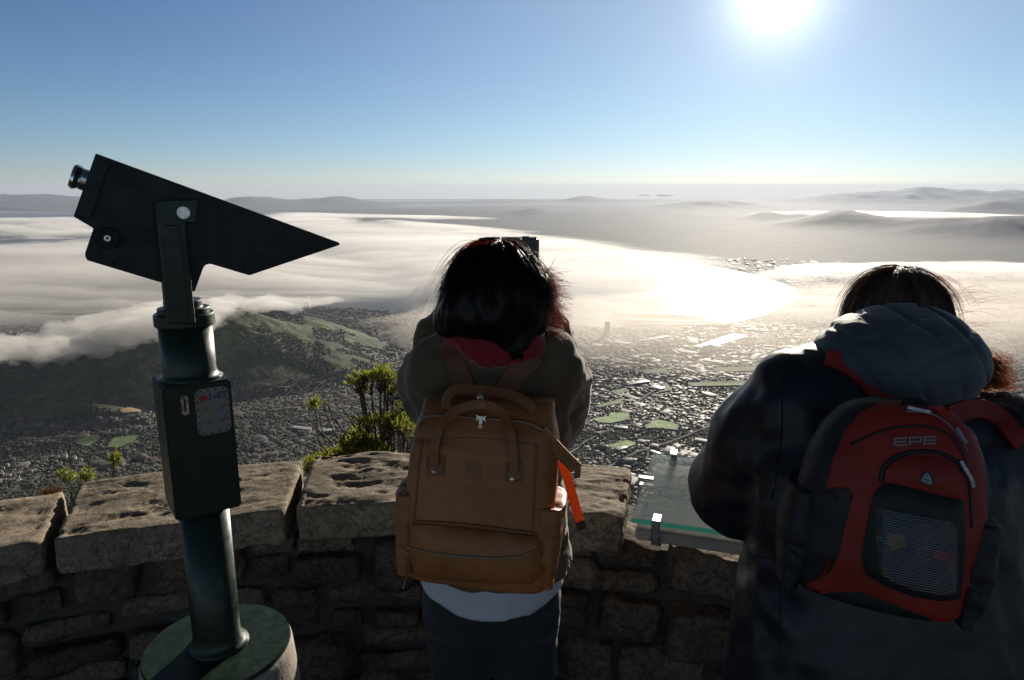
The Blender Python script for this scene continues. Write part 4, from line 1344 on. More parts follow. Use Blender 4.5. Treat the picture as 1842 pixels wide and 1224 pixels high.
    # head housing, an extruded wedge with its hood
    hd = [(172, 276), (611, 437), (612, 441), (449, 496), (378, 475), (370, 477), (366, 482), (350, 526), (300, 512), (157, 469), (153, 462), (153, 455), (168, 411), (132, 390)]
    DH = 0.074
    P(extrude('head_housing', [pl(px, py, DH) for px, py in hd], -DH, DH, black, 0.004, 25, 3))
    P(extrude('side_panel', [pl(px, py, DH) for px, py in ((173, 284), (197, 293), (163, 394), (138, 388))], DH + 0.0005, DH + 0.004, simple('panel_grey', (0.02, 0.023, 0.03), 0.6), 0.0015))
    # eyepieces: two chrome tubes at the back of the head
    u0, z0 = pl(157, 326, 0.03); u1, z1 = pl(134, 318, 0.03)
    dv = (W3(u1, 0, z1) - W3(u0, 0, z0)).normalized()
    for s in (-0.030, 0.030):
        bm = bmesh.new()
        q = W3(u0, s, z0)
        cyl(bm, q - dv * 0.01, q + dv * 0.010, 0.020)
        cyl(bm, q + dv * 0.0102, q + dv * 0.020, 0.017, 0.0235)
        cyl(bm, q + dv * 0.0202, q + dv * 0.026, 0.0235, 0.020)
        P(bm_obj('eyepiece', bm, chrome))
    def stud(name, px, py, off, layers, m):
        u, z = pl(px, py, off + layers[0][1])
        bm = bmesh.new()
        for l0, l1, r0, r1 in layers:
            cyl(bm, W3(u, off + l0, z), W3(u, off + l1, z), r0, r1)
        return bm_obj(name, bm, m)
    steel = simple('bright_steel', (0.7, 0.7, 0.7), 0.3, metal=1.0)
    P(stud('pivot_bolt', 330, 383, 0.0902, [(0, 0.004, 0.0125, 0.0115)], steel))
    kn = P(stud('knob', 193, 429, DH + 0.0005, [(0, 0.014, 0.020, 0.0185)], rubber))
    kb = stud('knob_bolt', 193, 429, DH + 0.0147, [(0, 0.003, 0.0062, 0.0055)], steel); kb.parent = kn
    kh = stud('bolt_socket', 193, 429, DH + 0.0178, [(0, 0.0006, 0.0022, 0.0022)], rubber); kh.parent = kn
    # heads of the small screws that hold the side plates, and the weld seam lines
    for px, py in ((180, 455), (205, 474), (352, 505), (440, 480), (590, 437), (200, 300)):
        P(stud('screw', px, py, DH + 0.0002, [(0, 0.0015, 0.004, 0.0035)], rubber))
    # concrete pedestal under it
    pr = [(0.155, 0.0), (0.165, 0.03)] + [(0.165 + 0.020 * math.sin(math.pi * i / 12), 0.03 + (ZB - 0.045) * i / 12) for i in range(1, 13)] + [(0.1635, ZB - 0.004), (0.1585, ZB - 0.0005)]
    o = bm_obj('concrete_pedestal', lathe_bm(pr, 72, (X, TY)), simple('cast_concrete', (0.36, 0.31, 0.26), 0.9, scale=14, bump=0.6, bdist=0.004, var=0.3), smooth=True)
    tag(o, 'round grey concrete pedestal with a bulging side carrying the telescope', 'pedestal')
telescope()

# ------------------------------------------------------------------ plants outside the wall
def leaf_mat(name, c1, c2, c3):
    k = NT(name)
    g = k.n('NewGeometry')
    c = k.ramp(g.outputs['Random Per Island'], [(0.0, c1), (0.5, c2), (1.0, c3)])
    k.l(c, k.b.inputs['Base Color'])
    k.b.inputs['Roughness'].default_value = 0.55
    tr = k.n('BsdfTranslucent'); k.l(k.mix(0.6, c, (0.40, 0.42, 0.04)), tr.inputs[0])
    mx = k.n('MixShader'); mx.inputs[0].default_value = 0.44
    k.l(k.b.outputs[0], mx.inputs[1]); k.l(tr.outputs[0], mx.inputs[2]); k.l(mx.outputs[0], k.out.inputs[0])
    return k.m
leaves_m = leaf_mat('bush_leaves', (0.04, 0.06, 0.013), (0.075, 0.095, 0.018), (0.15, 0.13, 0.03))
bark_m = simple('bush_bark', (0.055, 0.042, 0.032), 0.9, scale=40, bump=0.6)
dead_m = simple('dry_grass', (0.22, 0.10, 0.04), 0.9)

def tube_mesh(paths, sides=5):
    """paths: list of (points, radii) -> one mesh of tapered tubes"""
    V, F = [], []
    for pts, rad in paths:
        pts = [Vector(p) for p in pts]
        b = len(V)
        up = Vector((0.13, 0.21, 1)).normalized()
        for i, p in enumerate(pts):
            d = (pts[min(i + 1, len(pts) - 1)] - pts[max(i - 1, 0)])
            d = d.normalized() if d.length > 1e-9 else Vector((0, 0, 1))
            u = d.cross(up)
            u = u.normalized() if u.length > 1e-4 else d.cross(Vector((1, 0, 0))).normalized()
            w = d.cross(u)
            for k in range(sides):
                a = 2 * math.pi * k / sides
                V.append(p + (u * math.cos(a) + w * math.sin(a)) * rad[i])
        for i in range(len(pts) - 1):
            for k in range(sides):
                F.append((b + i * sides + k, b + i * sides + (k + 1) % sides, b + (i + 1) * sides + (k + 1) % sides, b + (i + 1) * sides + k))
    return [tuple(v) for v in V], F

def bush(name, label, root, tufts, rng, leaf=0.03, per=110, stemr=0.010, Y=None, cat='bush', dead=()):
    """tufts: (point, radius, flatness); stems run from the root to each tuft, leaves stand at the twig ends"""
    t = empty(name, root, label, cat)
    paths, LV, LF = [], [], []
    rootv = Vector(root)
    for c, rad, fl in tufts:
        c = Vector(c)
        k = max(4, int(rad * 100))
        start = rootv + Vector((rng.uniform(-1, 1) * 0.05, rng.uniform(-1, 1) * 0.05, 0))
        below = c - Vector((rng.uniform(-0.3, 0.3) * rad, 0, rad * fl * 1.7))
        mid = start.lerp(below, 0.55) + Vector((rng.uniform(-0.03, 0.03), rng.uniform(-0.03, 0.03), -0.01))
        paths.append(([start, start.lerp(mid, 0.5) + Vector((rng.uniform(-0.015, 0.015), 0, 0)), mid, mid.lerp(below, 0.5) + Vector((rng.uniform(-.015, .015), 0, 0)), below], [stemr, stemr * 0.85, stemr * 0.7, stemr * 0.6, stemr * 0.5]))
        ends = []
        for i in range(k):
            a, rr = rng.uniform(0, 2 * math.pi), math.sqrt(rng.random())
            e = c + Vector((math.cos(a) * rr * rad, math.sin(a) * rr * rad, (1 - rr * rr) * rad * fl * rng.uniform(0.3, 1.1) - rad * fl * 0.2))
            m2 = below.lerp(e, 0.5) + Vector((rng.uniform(-.02, .02), rng.uniform(-.02, .02), rng.uniform(-0.02, 0.01)))
            paths.append(([below, m2, e], [stemr * 0.42, stemr * 0.3, stemr * 0.16]))
            ends.append((e, (e - m2).normalized()))
        nl = int(per * k / 8)
        for i in range(nl):
            e, d = ends[rng.randrange(len(ends))]
            p = e + Vector((rng.gauss(0, 1), rng.gauss(0, 1), rng.gauss(0, 0.7))) * leaf * 0.55 - d * leaf * rng.random()
            dd = (d * 1.1 + Vector((rng.gauss(0, 0.6), rng.gauss(0, 0.6), rng.gauss(0.15, 0.5)))).normalized()
            s = dd.cross(Vector((rng.gauss(0, 1), rng.gauss(0, 1), rng.gauss(0, 1)))).normalized()
            L = leaf * rng.uniform(0.7, 1.3); w = L * 0.17
            b = len(LV)
            nn = dd.cross(s) * L * 0.06
            LV += [tuple(p), tuple(p + dd * L * 0.55 + s * w + nn), tuple(p + dd * L), tuple(p + dd * L * 0.55 - s * w + nn)]
            LF.append((b, b + 1, b + 2, b + 3))
    for pts in dead:
        paths.append((pts, [stemr * 0.6, stemr * 0.5, stemr * 0.35, stemr * 0.2][:len(pts)]))
    v, f = tube_mesh(paths, 5)
    adopt(mesh_obj('branches', v, f, bark_m, smooth=True), t)
    adopt(mesh_obj('foliage', LV, np.array(LF), leaves_m), t)
    return t
rb_ = random.Random(21)
BY_ = 3.8
def bp(px, py, dy=0.0):
    return at_y(px, py, BY_ + dy)
pxm = 1 / F_PX * (BY_ * 1.06)
root = bp(690, 905); root.z = -0.9
tf = []
for px, py, r, fl, n_ in [(655, 684, 24, 0.7, 5), (688, 680, 26, 0.7, 5), (716, 702, 20, 0.7, 3), (730, 724, 15, 0.8, 3), (660, 700, 12, 0.6, 1), (737, 748, 12, 0.8, 2)]:
    for i in range(n_):
        tf.append((bp(px + rb_.uniform(-10, 10), py + rb_.uniform(-6, 6), rb_.uniform(-0.08, 0.10)), r * pxm, fl))
bush('bush', 'tall leggy green bush with flat leafy tops beside the brown backpack', root, tf, rb_, leaf=0.024, per=130, stemr=0.010)
tf = []
root2 = bp(715, 900, -0.1); root2.z = -0.9
for px, py, r, fl, n_ in [(690, 757, 24, 0.8, 5), (715, 754, 20, 0.8, 4), (672, 763, 16, 0.8, 3), (727, 777, 14, 0.9, 2), (700, 772, 18, 0.7, 2), (655, 760, 10, 0.8, 1)]:
    for i in range(n_):
        tf.append((bp(px + rb_.uniform(-10, 10), py + rb_.uniform(-8, 8), rb_.uniform(-0.2, -0.05)), r * pxm, fl))
bush('bush', 'olive bush of fine twigs with yellowish leaves growing against the backpack', root2, tf, rb_, leaf=0.022, per=110, stemr=0.009)
tf = []
root3 = bp(630, 900, -0.15); root3.z = -0.9
for i in range(44):
    px = rb_.uniform(556, 705)
    top = 838 - 58 * math.exp(-((px - 645) / 55.0) ** 2)
    tf.append((bp(px, rb_.uniform(top, 838), rb_.uniform(-0.22, 0.1)), 17 * pxm, 0.9))
dead = []
for pts in [((632, 830), (600, 775), (585, 740), (583, 722)), ((600, 800), (575, 776), (566, 770)), ((640, 800), (612, 770), (600, 745), (586, 722)), ((650, 790), (628, 752), (617, 735)), ((590, 815), (578, 800), (568, 782)), ((612, 768), (598, 750), (590, 730), (592, 715))]:
    dead.append([bp(px, py, -0.05) for px, py in pts])
bush('bush', 'low dense dark green bush hugging the wall top with bare twigs', root3, tf, rb_, leaf=0.025, per=230, stemr=0.009, dead=dead)
r4 = bp(567, 800); 
bush('shoot', 'lone leafy tuft on a bare stem at the left edge of the bushes', bp(585, 790), [(bp(566, 722), 9 * pxm, 0.8), (bp(566, 730), 6 * pxm, 0.8)], rb_, leaf=0.026, per=160, stemr=0.0045, cat='plant')
def sprig(px, py, y_end, label, r=10):
    BY2 = 3.5
    k = 1 / F_PX * BY2 * 1.06
    rt = at_y(px + 4, y_end, BY2)
    bush('sprig', label, rt, [(at_y(px, py, BY2), r * k, 0.8), (at_y(px + 3, py + 6, BY2), r * k * 0.7, 0.8)], rb_, leaf=0.026, per=160, stemr=0.005, cat='plant')
sprig(117, 852, 905, 'small yellow green sprig nearest the left edge above the wall', 10)
sprig(154, 854, 900, 'smallest yellow green sprig, the middle one of three above the wall', 7)
sprig(204, 822, 885, 'tallest yellow green sprig on a dry stem left of the telescope pole', 9)
# dry reddish tuft on the cap stone
pd = at_y(92, 884, 2.2)
V, F = [], []
rd = random.Random(4)
for i in range(260):
    p = pd + Vector((rd.gauss(0, 0.016), rd.gauss(0, 0.010), -0.012))
    d = Vector((rd.gauss(0, 0.5), rd.gauss(0, 0.5), 1)).normalized() * rd.uniform(0.016, 0.045)
    s = d.cross(Vector((rd.gauss(0, 1), rd.gauss(0, 1), 0.1))).normalized() * 0.0012
    b = len(V)
    V += [tuple(p - s), tuple(p + s), tuple(p + d)]
    F.append((b, b + 1, b + 2))
o = mesh_obj('grass_tuft', V, np.array(F), dead_m)
tag(o, 'dry reddish grass tuft behind the leftmost cap stones', 'grass')
# ================================================================== PEOPLE AND THEIR BAGS
from mathutils.bvhtree import BVHTree
from mathutils.geometry import delaunay_2d_cdt

class Sdf:
    """solid modelling on a grid: smooth unions of tapered limbs, ellipsoids and lofted sections"""
    def __init__(self, lo, hi, res=0.006):
        self.lo, self.res = np.array(lo, float), res
        n = np.ceil((np.array(hi) - self.lo) / res).astype(int) + 1
        self.ax = [self.lo[i] + np.arange(n[i]) * res for i in range(3)]
        self.f = np.full(n, 0.3, np.float32)
    def _box(self, lo, hi):
        sl = []
        for i in range(3):
            a = np.searchsorted(self.ax[i], lo[i]); b = np.searchsorted(self.ax[i], hi[i])
            sl.append(slice(max(0, a), max(a + 1, b)))
        X, Y, Z = np.meshgrid(*[self.ax[i][sl[i]] for i in range(3)], indexing='ij')
        return tuple(sl), X, Y, Z
    def _join(self, sl, d, k, cut=False):
        a = self.f[sl]
        if cut:
            d = -d
            h = np.maximum(k - np.abs(a - d), 0) / k
            self.f[sl] = np.maximum(a, d) + h * h * k / 4
        else:
            h = np.maximum(k - np.abs(a - d), 0) / k
            self.f[sl] = np.minimum(a, d) - h * h * k / 4
    def cap(self, a, b, ra, rb=None, k=0.02, sq=None, cut=False):
        rb = ra if rb is None else rb
        a, b = np.array(a, float), np.array(b, float)
        m = max(ra, rb) + k + 0.03
        sl, X, Y, Z = self._box(np.minimum(a, b) - m, np.maximum(a, b) + m)
        e = b - a
        L2 = max(1e-9, (e ** 2).sum())
        t = np.clip(((X - a[0]) * e[0] + (Y - a[1]) * e[1] + (Z - a[2]) * e[2]) / L2, 0, 1)
        d = np.sqrt((X - a[0] - t * e[0]) ** 2 + (Y - a[1] - t * e[1]) ** 2 + (Z - a[2] - t * e[2]) ** 2) - (ra + (rb - ra) * t)
        self._join(sl, d, k, cut)
        return self
    def chain(self, pts, rad, k=0.02):
        for i in range(len(pts) - 1):
            self.cap(pts[i], pts[i + 1], rad[i], rad[i + 1], k)
        return self
    def ell(self, c, r, k=0.02, rot=None, cut=False):
        c, r = np.array(c, float), np.array(r, float)
        m = r.max() + k + 0.03
        sl, X, Y, Z = self._box(c - m, c + m)
        P = np.stack([X - c[0], Y - c[1], Z - c[2]], -1)
        if rot is not None:
            P = P @ np.array(rot)
        q = P / r
        k0 = np.sqrt((q ** 2).sum(-1)); k1 = np.sqrt(((q / r) ** 2).sum(-1))
        d = np.where(k1 > 1e-6, k0 * (k0 - 1) / np.maximum(k1, 1e-6), -r.min())
        self._join(sl, d, k, cut)
        return self
    def loft(self, secs, k=0.02, p=2.4):
        """secs: rows of (z, cx, cy, half width, half depth)"""
        S_ = np.array(sorted(secs), float)
        m = 0.05 + k
        lo = [(S_[:, 1] - S_[:, 3]).min() - m, (S_[:, 2] - S_[:, 4]).min() - m, S_[0, 0] - m]
        hi = [(S_[:, 1] + S_[:, 3]).max() + m, (S_[:, 2] + S_[:, 4]).max() + m, S_[-1, 0] + m]
        sl, X, Y, Z = self._box(lo, hi)
        z1 = self.ax[2][sl[2]]
        it = lambda j: np.interp(z1, S_[:, 0], S_[:, j])[None, None, :]
        q = (np.abs((X - it(1)) / it(3)) ** p + np.abs((Y - it(2)) / it(4)) ** p) ** (1 / p)
        d = (q - 1) * np.minimum(it(3), it(4))
        dz = np.maximum(S_[0, 0] - Z, Z - S_[-1, 0])
        d = np.where(dz > 0, np.sqrt(np.maximum(d, 0) ** 2 + dz ** 2), np.maximum(d, dz))
        self._join(sl, d, k)
        return self
    def folds(self, amp, freq, seed=0.0, stretch=(1, 1, 1), ridged=True, oct=3, where=None):
        m = np.abs(self.f) < 0.04
        i, j, k = np.nonzero(m)
        x, y, z = self.ax[0][i], self.ax[1][j], self.ax[2][k]
        n = fbm(x * freq * stretch[0] + seed, y * freq * stretch[1] - seed, z * freq * stretch[2] + 2 * seed, oct=oct)
        if ridged:
            n = np.cos(n * 3.2)
        if where is not None:
            n = n * where(x, y, z)
        self.f[m] += (-amp * n).astype(np.float32)
        return self
    def mesh(self, name, mat, parent=None, iso=0.0):
        v, q = vdb_mesh(self.f, self.lo, self.res, iso)
        o = mesh_obj(name, v, q, mat, smooth=True)
        # relax the grid steps
        me = o.data
        e = np.empty(len(me.edges) * 2, np.int32); me.edges.foreach_get('vertices', e); e = e.reshape(-1, 2)
        co = np.array(v)
        for _ in range(2):
            s = np.zeros_like(co); c = np.zeros(len(co))
            np.add.at(s, e[:, 0], co[e[:, 1]]); np.add.at(s, e[:, 1], co[e[:, 0]])
            np.add.at(c, e[:, 0], 1); np.add.at(c, e[:, 1], 1)
            co = co * 0.5 + 0.5 * s / np.maximum(c, 1)[:, None]
        me.vertices.foreach_set('co', co.astype(np.float32).ravel()); me.update()
        if parent is not None:
            adopt(o, parent)
        return o

def bvh_of(*objs):
    vs, fs = [], []
    for o in objs:
        b = len(vs)
        vs += [v.co.copy() for v in o.data.vertices]
        fs += [tuple(i + b for i in p.vertices) for p in o.data.polygons]
    return BVHTree.FromPolygons(vs, fs)

CAMV = Vector((0, 0, CAM_Z))
def onto(bvh, px, py, lift=0.0):
    d = Vector(ray(px, py)).normalized()
    h = bvh.ray_cast(CAMV, d)
    if h[0] is None:
        n = bvh.find_nearest(CAMV + d * 1.1)
        return n[0] + n[1] * lift, n[1]
    nn = h[1] if h[1].dot(d) < 0 else -h[1]
    return h[0] + nn * lift, nn

def patch(name, poly, bvh, lift, thick, mat, parent, step=9.0, smooth=True, puff=0.0):
    """a sewn-on panel: an outline laid on the bag's surface and given its own thickness"""
    P = np.array(poly, float)
    Q = [P[0]]
    for i in range(len(P)):
        a, b = P[i], P[(i + 1) % len(P)]
        n = max(1, int(np.hypot(*(b - a)) / step))
        for k in range(1, n + 1):
            Q.append(a + (b - a) * k / n)
    Q = np.array(Q[:-1])
    nb = len(Q)
    gx, gy = np.meshgrid(np.arange(P[:, 0].min(), P[:, 0].max(), step), np.arange(P[:, 1].min(), P[:, 1].max(), step))
    g = np.column_stack([gx.ravel() + step / 2, gy.ravel() + step / 2])
    sd = poly_sd(g[:, 0], g[:, 1], Q) if len(g) else np.array([])
    g = g[sd < -step * 0.45]
    allp = np.concatenate([Q, g]) if len(g) else Q
    vo, _, fo, _, _, _ = delaunay_2d_cdt([Vector(p) for p in allp], [], [list(range(nb))], 1, 1e-4)
    sdv = -poly_sd(np.array([v[0] for v in vo]), np.array([v[1] for v in vo]), Q)
    n = len(vo)
    top, bot = [], []
    for v, s in zip(vo, sdv):
        p, nn = onto(bvh, v[0], v[1])
        top.append(p + nn * (lift + thick + puff * (1 - math.exp(-max(s, 0) / 14.0)))); bot.append(p + nn * lift)
    F = []
    cnt = {}
    for f in fo:
        a = (Vector(vo[f[1]]) - Vector(vo[f[0]])).cross(Vector(vo[f[2]]) - Vector(vo[f[0]])) if False else None
        F.append(tuple(f))
        for i in range(len(f)):
            e = (f[i], f[(i + 1) % len(f)])
            cnt[e] = cnt.get(e, 0) + 1
    faces = list(F) + [tuple(i + n for i in f[::-1]) for f in F]
    for (u, v) in list(cnt):
        if (v, u) not in cnt:
            faces.append((v, u, u + n, v + n))
    bm = bmesh.new()
    vs = [bm.verts.new(p) for p in top + bot]
    for f in faces:
        try:
            bm.faces.new([vs[i] for i in f])
        except ValueError:
            pass
    o = bm_obj(name, bm, mat, smooth=False)
    if smooth:
        for p in o.data.polygons: p.use_smooth = True
        o.data.set_sharp_from_angle(angle=R(50))
    if parent is not None:
        if parent.type == 'EMPTY': adopt(o, parent)
        else: o.parent = parent
    return o

def resample(pts, step):
    out = [Vector(pts[0])]
    for a, b in zip(pts[:-1], pts[1:]):
        a, b = Vector(a), Vector(b)
        n = max(1, int((b - a).length / step))
        out += [a.lerp(b, k / n) for k in range(1, n + 1)]
    return out

def smooth_path(pts, it=2):
    pts = [Vector(p) for p in pts]
    for _ in range(it):
        q = [pts[0]]
        for a, b in zip(pts[:-1], pts[1:]):
            q += [a.lerp(b, 0.25), a.lerp(b, 0.75)]
        q.append(pts[-1])
        pts = q
    return pts

def cord(name, pts, r, mat, parent, sides=6):
    v, f = tube_mesh([([Vector(p) for p in pts], [r] * len(pts))], sides)
    n = len(pts)
    f = f + [tuple(range(sides))[::-1], tuple(range((n - 1) * sides, n * sides))]
    o = mesh_obj(name, v, f, mat, smooth=True)
    if parent is not None:
        if parent.type == 'EMPTY': adopt(o, parent)
        else: o.parent = parent
    return o

def seam(name, path, bvh, r, mat, parent, lift=0.001, step=8.0, flat=False):
    pts = [onto(bvh, p.x, p.y, lift)[0] for p in resample(smooth_path([(x, y) for x, y in path], 2), step)]
    return cord(name, pts, r, mat, parent)

def strap(name, pts, normals, w, th, mat, parent, round_=False):
    """flat webbing along a 3-D path"""
    n = len(pts)
    V, F = [], []
    for i in range(n):
        p = Vector(pts[i])
        d = (Vector(pts[min(i + 1, n - 1)]) - Vector(pts[max(i - 1, 0)])).normalized()
        nn = Vector(normals[i] if isinstance(normals, list) else normals)
        nn = (nn - d * nn.dot(d)).normalized()
        s = d.cross(nn)
        wi = w[i] if isinstance(w, (list, tuple)) else w
        for a, b in ((-1, -0.7), (-0.94, -1), (0.94, -1), (1, -0.7), (1, 0.7), (0.94, 1), (-0.94, 1), (-1, 0.7)):
            V.append(p + s * a * wi / 2 + nn * b * th / 2)
    for i in range(n - 1):
        for k in range(8):
            F.append((i * 8 + k, i * 8 + (k + 1) % 8, (i + 1) * 8 + (k + 1) % 8, (i + 1) * 8 + k))
    F += [tuple(range(8))[::-1], tuple(range((n - 1) * 8, n * 8))]
    o = mesh_obj(name, V, F, mat, smooth=False)
    if parent is not None:
        if parent.type == 'EMPTY': adopt(o, parent)
        else: o.parent = parent
    return o

def knob_at(name, p, n, r, h, mat, parent):
    bm = bmesh.new()
    cyl(bm, p - n * 0.0005, p + n * h * 0.6, r, r * 0.95, 20)
    cyl(bm, p + n * (h * 0.6 + 0.0001), p + n * h, r * 0.9, r * 0.45, 20)
    o = bm_obj(name, bm, mat, smooth=False)
    if parent.type == 'EMPTY': adopt(o, parent)
    else: o.parent = parent
    return o

def cloth(name, col, scale=380.0, rough=0.9, fuzz=0.4, bump=0.25, var=0.25, thread=True):
    k = NT(name)
    v = k.coord(1.0)
    big = k.noise(v, 9, 5, 0.6)
    c = k.ramp(big, [(0.3, tuple(x * (1 - var) for x in col)), (0.7, tuple(min(1, x * (1 + var)) for x in col))])
    fine = k.noise(v, scale, 3, 0.7)
    c = k.mix(0.35, c, k.ramp(fine, [(0.35, tuple(x * 0.4 for x in col)), (0.65, tuple(min(1, x * 1.5) for x in col))]))
    k.l(c, k.b.inputs['Base Color'])
    k.b.inputs['Roughness'].default_value = rough
    k.b.inputs['Specular IOR Level'].default_value = 0.25
    k.b.inputs['Sheen Weight'].default_value = fuzz
    k.b.inputs['Sheen Roughness'].default_value = 0.35
    k.l(k.bump(fine, bump, 0.002, k.bump(k.noise(v, 45, 5, 0.6), bump, 0.006)), k.b.inputs['Normal'])
    return k.m

skin_m = NT('skin')
skin_m.b.inputs['Base Color'].default_value = (0.42, 0.24, 0.16, 1)
skin_m.b.inputs['Roughness'].default_value = 0.5
skin_m.b.inputs['Subsurface Weight'].default_value = 0.15
skin_m.b.inputs['Subsurface Radius'].default_value = (0.01, 0.004, 0.002)
skin_m = skin_m.m
eye_m = simple('eye_white', (0.6, 0.58, 0.55), 0.2, var=0.05)

def hair_mat(name, c1, c2, glow, thin=0.38):
    k = NT(name)
    g = k.n('NewGeometry')
    k.l(k.ramp(g.outputs['Random Per Island'], [(0, c1), (1, c2)]), k.b.inputs['Base Color'])
    k.b.inputs['Roughness'].default_value = 0.34
    k.b.inputs['Specular IOR Level'].default_value = 0.3
    tr = k.n('BsdfTranslucent'); tr.inputs[0].default_value = (*glow, 1)
    mx = k.n('MixShader'); mx.inputs[0].default_value = thin
    k.l(k.b.outputs[0], mx.inputs[1]); k.l(tr.outputs[0], mx.inputs[2]); k.l(mx.outputs[0], k.out.inputs[0])
    return k.m

def add_face(s, c, yaw_dir, k=0.006):
    """nose, brow, lips, chin and ears on a head solid; c: head centre, yaw_dir: unit vector the face looks along, up along z"""
    f = np.array(yaw_dir, float); f /= np.linalg.norm(f)
    side = np.cross(f, [0, 0, 1]); side /= np.linalg.norm(side)
    up = np.cross(side, f)
    q = lambda a, b, z: np.array(c) + side * a + f * b + up * z
    s.cap(q(0, 0.090, 0.005), q(0, 0.112, -0.028), 0.009, 0.013, k)
    s.ell(q(0, 0.108, -0.030), (0.017, 0.013, 0.011), k)
    for e in (-1, 1):
        s.ell(q(e * 0.032, 0.094, 0.004), (0.016, 0.016, 0.011), 0.006, cut=True)
        s.cap(q(e * 0.012, 0.088, 0.022), q(e * 0.048, 0.078, 0.022), 0.010, 0.008, 0.012)
        s.ell(q(e * 0.080, -0.004, -0.012), (0.012, 0.020, 0.031), 0.005)
    s.cap(q(-0.022, 0.089, -0.058), q(0.022, 0.089, -0.058), 0.0075, 0.0075, 0.006)
    s.cap(q(-0.018, 0.086, -0.070), q(0.018, 0.086, -0.070), 0.0085, 0.0085, 0.006)
    s.ell(q(0, 0.076, -0.098), (0.026, 0.022, 0.020), 0.02)
    return [q(e * 0.032, 0.080, 0.004) for e in (-1, 1)]

def hand(s, wrist, palm_dir, finger_dir, thumb_side, curl=0.5, k=0.006):
    """palm, four jointed fingers of unequal length and a thumb from the side of the palm"""
    w = np.array(wrist, float)
    p = np.array(palm_dir, float); p /= np.linalg.norm(p)              # direction the palm faces
    d = np.array(finger_dir, float); d -= p * d.dot(p); d /= np.linalg.norm(d)
    sd = np.array(thumb_side, float); sd -= p * sd.dot(p); sd -= d * sd.dot(d); sd /= np.linalg.norm(sd)
    for t in np.linspace(-1, 1, 4):
        s.cap(w + sd * 0.018 * t, w + d * 0.082 + sd * 0.028 * t, 0.016, 0.0125, 0.012)
    for i, (off, ln) in enumerate(((0.030, 0.070), (0.010, 0.080), (-0.011, 0.074), (-0.031, 0.058))):
        a = w + d * 0.085 + sd * off
        ang = curl * (0.9 + 0.12 * i)
        dirs = d
        r = 0.0092
        for j, fr in enumerate((0.45, 0.31, 0.24)):
            th = ang * (j + 1) * 0.55
            dirs = d * math.cos(th) + p * math.sin(th)
            b = a + dirs * ln * fr
            s.cap(a, b, r, r * 0.93, 0.003)
            a, r = b, r * 0.93
    a = w + d * 0.025 + sd * 0.030
    b = a + (d * 0.62 + sd * 0.62 + p * 0.30) * 0.042
    c = b + (d * 0.80 + sd * 0.15 + p * 0.5) * 0.034
    s.cap(a, b, 0.0135, 0.011, 0.010).cap(b, c, 0.0108, 0.009, 0.004)

# ------------------------------------------------------------------ person in the brown jacket
def strands(name, roots_fn, n, rng, mat, parent, pts=12, r=0.0006):
    V, F = [], []
    b = 0
    P = []
    for i in range(n):
        path = roots_fn(rng)
        P.append(path)
    P = np.array(P)                                   # n, pts, 3
    d = np.gradient(P, axis=1); d /= np.maximum(np.linalg.norm(d, axis=2, keepdims=True), 1e-9)
    u = np.cross(d, np.array([0.31, 0.52, 0.79])); u /= np.maximum(np.linalg.norm(u, axis=2, keepdims=True), 1e-9)
    w = np.cross(d, u)
    m = P.shape[1]
    rad = (r * np.linspace(1.0, 0.35, m))[None, :, None]
    rings = [P + rad * (u * math.cos(a) + w * math.sin(a)) for a in (0, 2.094, 4.189)]
    Vv = np.stack(rings, 2).reshape(-1, 3)
    base = (np.arange(n) * m * 3)[:, None, None, None]
    i = np.arange(m - 1)[None, :, None, None] * 3
    k = np.arange(3)[None, None, :, None]
    q = np.concatenate([base + i + k, base + i + (k + 1) % 3, base + i + 3 + (k + 1) % 3, base + i + 3 + k], -1).reshape(-1, 4)
    o = mesh_obj(name, Vv, q, mat, smooth=True)
    adopt(o, parent)
    return o

